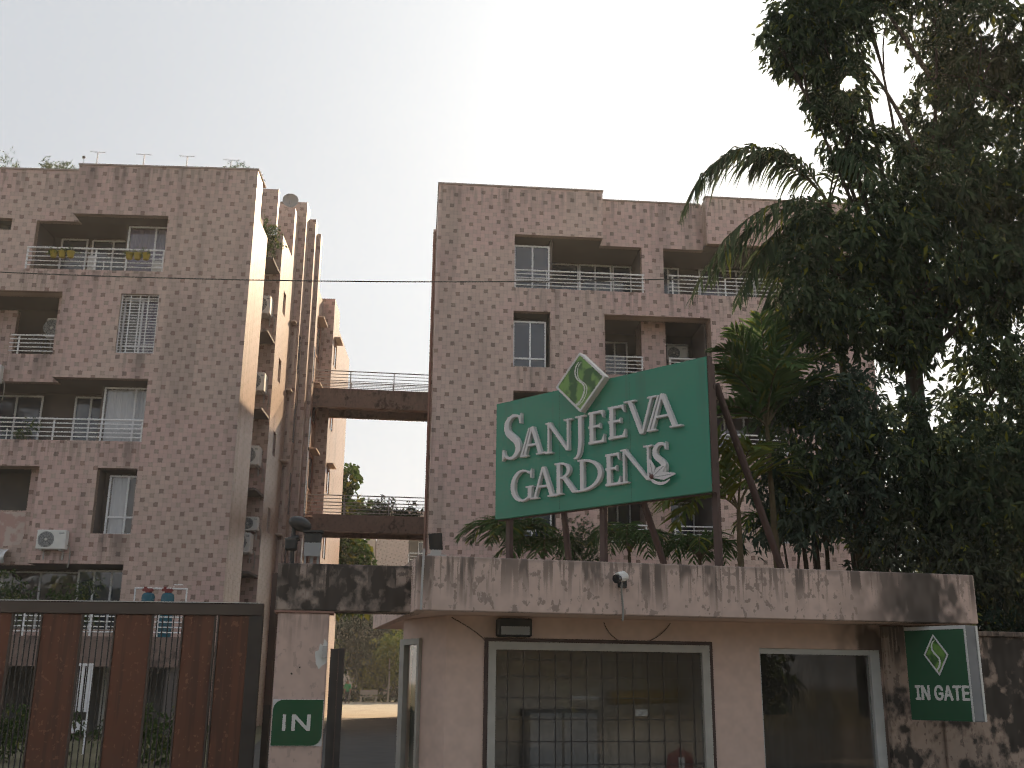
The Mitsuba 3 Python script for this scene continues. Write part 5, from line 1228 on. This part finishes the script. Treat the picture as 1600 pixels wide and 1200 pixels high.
palm("dark bushy palm beside the right-hand post of the name board", (3.55, 20.0, 3.85), ring_fronds(11, 0.8, 0.5, 0.1, 6), (3.6, 20.2, 0), leaf=0.45, hang=0.4, wid=0.04, n=20, stem_r=0.05)
palm("olive green low palm right of the leaning strut behind the lodge roof", (4.95, 19.7, 4.0), ring_fronds(10, 0.75, 0.75, 0.35, 7), (5.0, 19.9, 0), yellow=0.25, leaf=0.45, hang=0.3, wid=0.04, n=20, stem_r=0.05)
palm("green low palm with spreading fronds behind the middle of the lodge roof's right half", (5.85, 19.7, 4.1), ring_fronds(11, 1.0, 0.7, 0.3, 8), (5.9, 19.9, 0), leaf=0.5, hang=0.35, wid=0.045, n=24, stem_r=0.06)
bush("shrub", "dense rounded dark shrub between the two posts of the name board", [(1.22, 20.0, 3.95, 0.45), (1.25, 20.0, 4.35, 0.3)], 700, 0.10, 0.3, (0.03, 0.055, 0.022), (0.05, 0.08, 0.03), "shrub", stem=stems((1.3, 20.0, 0), [(1.2, 20.0, 4.0), (1.35, 20, 4.3)], 0.03), down=-0.3)

# trees beyond the gap and beyond the gate
plant(k := nm("broadleaf_tree"), [(-9.7, 60, 12.9, 0.65), (-9.3, 60.2, 11.3, 0.75), (-9.9, 60, 10.3, 0.7), (-9.35, 60, 8.7, 1.0), (-8.7, 60, 7.9, 0.8), (-10.3, 60.4, 12.0, 0.8), (-10.4, 60, 8.4, 1.0), (-9.9, 60, 6.8, 1.1), (-8.9, 60.3, 6.3, 0.9)], 120, 0.42, 0.75, (0.035, 0.070, 0.022), (0.075, 0.125, 0.040), "leaf_far",
      cat(tube(bez([(-10.2, 60.4, 0), (-10.3, 60.4, 6), (-9.8, 60.3, 13)], 10), np.linspace(0.16, 0.03, 10), 8)), "bark", 0.12, None, 0.0, 0.4, 6)
tag(k, "large-leaved tree in the gap between the blocks, showing behind the lower footbridge", "tree")
far = [(-17.6, 91, 5.5, "leafy sunlit tree beyond the driveway, at the left of the gateway view beside the column", 0.10), (-16.2, 98, 6.2, "dark leafy tree at the end of the driveway behind the standing person", 0.03), (-12.8, 96, 6.0, "tall dark tree in the middle of the view through the gateway", 0.03), (-8.9, 95, 4.4, "yellow-green sunlit tree with slim pale trunk, right side of the gateway view", 0.45), (-8.0, 99, 6.0, "dark tree behind the yellow-green one in the gateway view", 0.05), (-25, 100, 6.0, "tree at the far left end of the row beyond the driveway", 0.05)]
for i, (x, y, h, lab, yel) in enumerate(far):
    r = np.random.default_rng(40 + i)
    bl = [(x + r.normal() * 1.5, y + r.normal() * 1.0, h * (0.35 + 0.65 * r.random()) + 0.6, r.uniform(1.1, 1.8)) for _ in range(13)]
    yellow = yel
    plant(k := nm("broadleaf_tree"), bl, 50, 0.45, 0.55, *[((0.030, 0.055, 0.018), (0.085, 0.110, 0.030)), ((0.008, 0.020, 0.014), (0.022, 0.042, 0.026)), ((0.008, 0.020, 0.014), (0.022, 0.042, 0.028)), ((0.035, 0.055, 0.015), (0.110, 0.120, 0.030)), ((0.010, 0.022, 0.014), (0.026, 0.046, 0.026)), ((0.014, 0.03, 0.014), (0.04, 0.07, 0.026))][i], "leaf_far", cat(tube(bez([(x, y, 0), (x + 0.2, y, h * 0.4), (x, y, h * 0.9)], 8), np.linspace(0.14, 0.04, 8), 8)), "bark_pale", yellow, None, 0.0, 0.2, 6)
    tag(k, lab, "tree")
for i, (x, y) in enumerate([(-10.0, 91.5), (-9.0, 91.0)]):
    k = nm("young_tree")
    (v, f), n = canopy([(x, y, 4.2, 0.9), (x + 0.5, y, 4.9, 0.8), (x - 0.5, y, 4.6, 0.8)], 50, 0.35, 0.5, 6, 0.2)
    add_leaves(k + "__crown", v, f, leaf_cols(n, (0.06, 0.10, 0.03), (0.13, 0.16, 0.04), 0.3), "leaf_far")
    add(k + "__trunk", tube([(x, y, 0), (x + 0.05, y, 2), (x, y, 4.6)], [0.09, 0.07, 0.03], 7), "bark_pale", True)
    tag(k, ["slim pale-trunked young tree beside the driveway, the left of two", "slim pale-trunked young tree beside the driveway, the right of two"][i], "tree")
k = nm("low_hedge")
hv = [(x, 95.5 + 0.4 * math.sin(x), 0.7, 0.95) for x in np.arange(-27, -5.5, 1.1)]
(v, f), n = canopy(hv, 60, 0.3, 0.5, 5, 0.2)
add_leaves(k, v, f, leaf_cols(n, (0.008, 0.020, 0.012), (0.020, 0.036, 0.018)), "leaf_far")
tag(k, "dark low hedge along the end of the driveway", "hedge")
k = nm("garden_bench")
part(k, "seat", W.m(box(-12.6, -11.1, 93.0, 93.5, 0.42, 0.48)), "concrete")
part(k, "backrest", W.m(box(-12.6, -11.1, 93.5, 93.55, 0.6, 1.0)), "concrete")
for x in (-12.5, -11.25):
    part(k, "leg", W.m(box(x, x + 0.1, 93.05, 93.45, 0, 0.42)), "concrete")
tag(k, "pale bench in front of the hedge right of the standing person", "bench")

# the small standing person on the driveway
import manifold3d as m3


def body(bones, edge, smooth=6):
    out = m3.Manifold()
    for a, ra, b, rb in bones:
        pts = []
        for c, r in ((a, ra), (b, rb)):
            s = trimesh.creation.icosphere(2)
            pts.append(s.vertices * r + np.asarray(c, float))
        out = out + m3.Manifold.hull_points(np.vstack(pts))
    mm = out.refine_to_length(edge).to_mesh()
    t = trimesh.Trimesh(mm.vert_properties[:, :3], mm.tri_verts, process=True)
    trimesh.smoothing.filter_taubin(t, iterations=smooth)
    return t


px, py = -12.55, 86.0
q = lambda x, y, z: (px + x, py + y, z)
pk = nm("person")
bones = [(q(-.09, 0, .95), .10, q(-.11, 0, .50), .075), (q(-.11, 0, .50), .07, q(-.12, .03, .10), .05), (q(-.12, .03, .07), .055, q(-.13, -.14, .05), .045), (q(.09, 0, .95), .10, q(.12, -.03, .50), .075), (q(.12, -.03, .50), .07, q(.13, .02, .10), .05), (q(.13, .02, .07), .055, q(.14, -.15, .05), .045),
         (q(-.08, 0, 1.0), .12, q(.08, 0, 1.0), .12), (q(0, 0, 1.0), .13, q(0, 0, 1.3), .15), (q(-.13, 0, 1.40), .08, q(.13, 0, 1.40), .08), (q(0, 0, 1.3), .14, q(0, 0, 1.42), .09), (q(0, 0, 1.42), .06, q(0, -.01, 1.55), .055),
         (q(-.18, 0, 1.40), .055, q(-.25, .0, 1.13), .045), (q(-.25, 0, 1.13), .042, q(-.22, -.12, .90), .034), (q(.18, 0, 1.40), .055, q(.25, 0, 1.13), .045), (q(.25, 0, 1.13), .042, q(.22, -.10, .90), .034), (q(0, -.01, 1.62), .095, q(0, -.02, 1.70), .098), (q(0, -.06, 1.58), .06, q(0, -.02, 1.64), .08), (q(0, -.11, 1.635), .015, q(0, -.105, 1.66), .012)]
for s_ in (-1, 1):
    hx = .22 * s_
    bones.append((q(hx, -.12, .87), .032, q(hx, -.13, .82), .030))
    for j, l in enumerate((.05, .062, .066, .058)):
        fx = hx + (j - 1.5) * .016
        bones.append((q(fx, -.13, .82), .010, q(fx, -.14, .82 - l), .008))
    bones.append((q(hx - s_ * .028, -.14, .85), .010, q(hx - s_ * .045, -.16, .81), .008))
b = body(bones, 0.03)
add(pk + "__body", b, "skin", True)
tb = [(q(-.10, 0, .96), .115, q(.10, 0, .96), .115), (q(0, 0, 1.0), .15, q(0, 0, 1.3), .17), (q(-.13, 0, 1.40), .095, q(.13, 0, 1.40), .095), (q(-.18, 0, 1.40), .07, q(-.24, 0, 1.17), .066), (q(.18, 0, 1.40), .07, q(.24, 0, 1.17), .066)]
add(pk + "__shirt", body(tb, 0.04, 4), "green_cloth", True)
lg = [(q(-.08, 0, .97), .12, q(.08, 0, .97), .12), (q(-.09, 0, .95), .115, q(-.11, 0, .50), .092), (q(-.11, 0, .50), .09, q(-.12, .03, .14), .075), (q(.09, 0, .95), .115, q(.12, -.03, .50), .092), (q(.12, -.03, .50), .09, q(.13, .02, .14), .075)]
add(pk + "__trousers", body(lg, 0.04, 4), "dark_cloth", True)
add(pk + "__hair", body([(q(0, .02, 1.70), .102, q(0, -.01, 1.74), .095)], 0.04, 4), "lens_black", True)
tag(pk, "small distant person in a green shirt and dark trousers standing on the driveway", "person")

# ================================================================ ACROSS THE STREET (behind the camera; seen in the window glass)
tb_ = np.random.default_rng(5)
bl = [(x + tb_.normal(), -25 + tb_.normal() * 1.2, z, tb_.uniform(1.6, 2.4)) for x in np.arange(-34, 36, 2.2) for z in (0.6, 2.6, 5.0, 7.6 + tb_.normal())]
(v, f), n = canopy(bl, 22, 0.75, 0.6, 5, 0.3)
add_leaves("tree_belt", v, f, leaf_cols(n, (0.03, 0.055, 0.02), (0.06, 0.09, 0.03)), "leaf_far")
labels["tree_belt"] = {"label": "belt of trees across the street, seen only mirrored in the window glass", "category": "trees", "kind": "stuff"}

scene["haze_medium"] = {"type": "homogeneous", "albedo": {"type": "rgb", "value": [0.95, 0.95, 0.95]}, "sigma_t": 0.0006, "phase": {"type": "hg", "g": 0.3}}
scene["haze"] = {"type": "cube", "to_world": T4().translate([0, 350, 15]).scale([900, 1200, 17.5]), "bsdf": {"type": "null"}, "interior": {"type": "ref", "id": "haze_medium"}}
labels["haze"] = {"kind": "stuff"}
scene["camera"]["medium"] = {"type": "ref", "id": "haze_medium"}
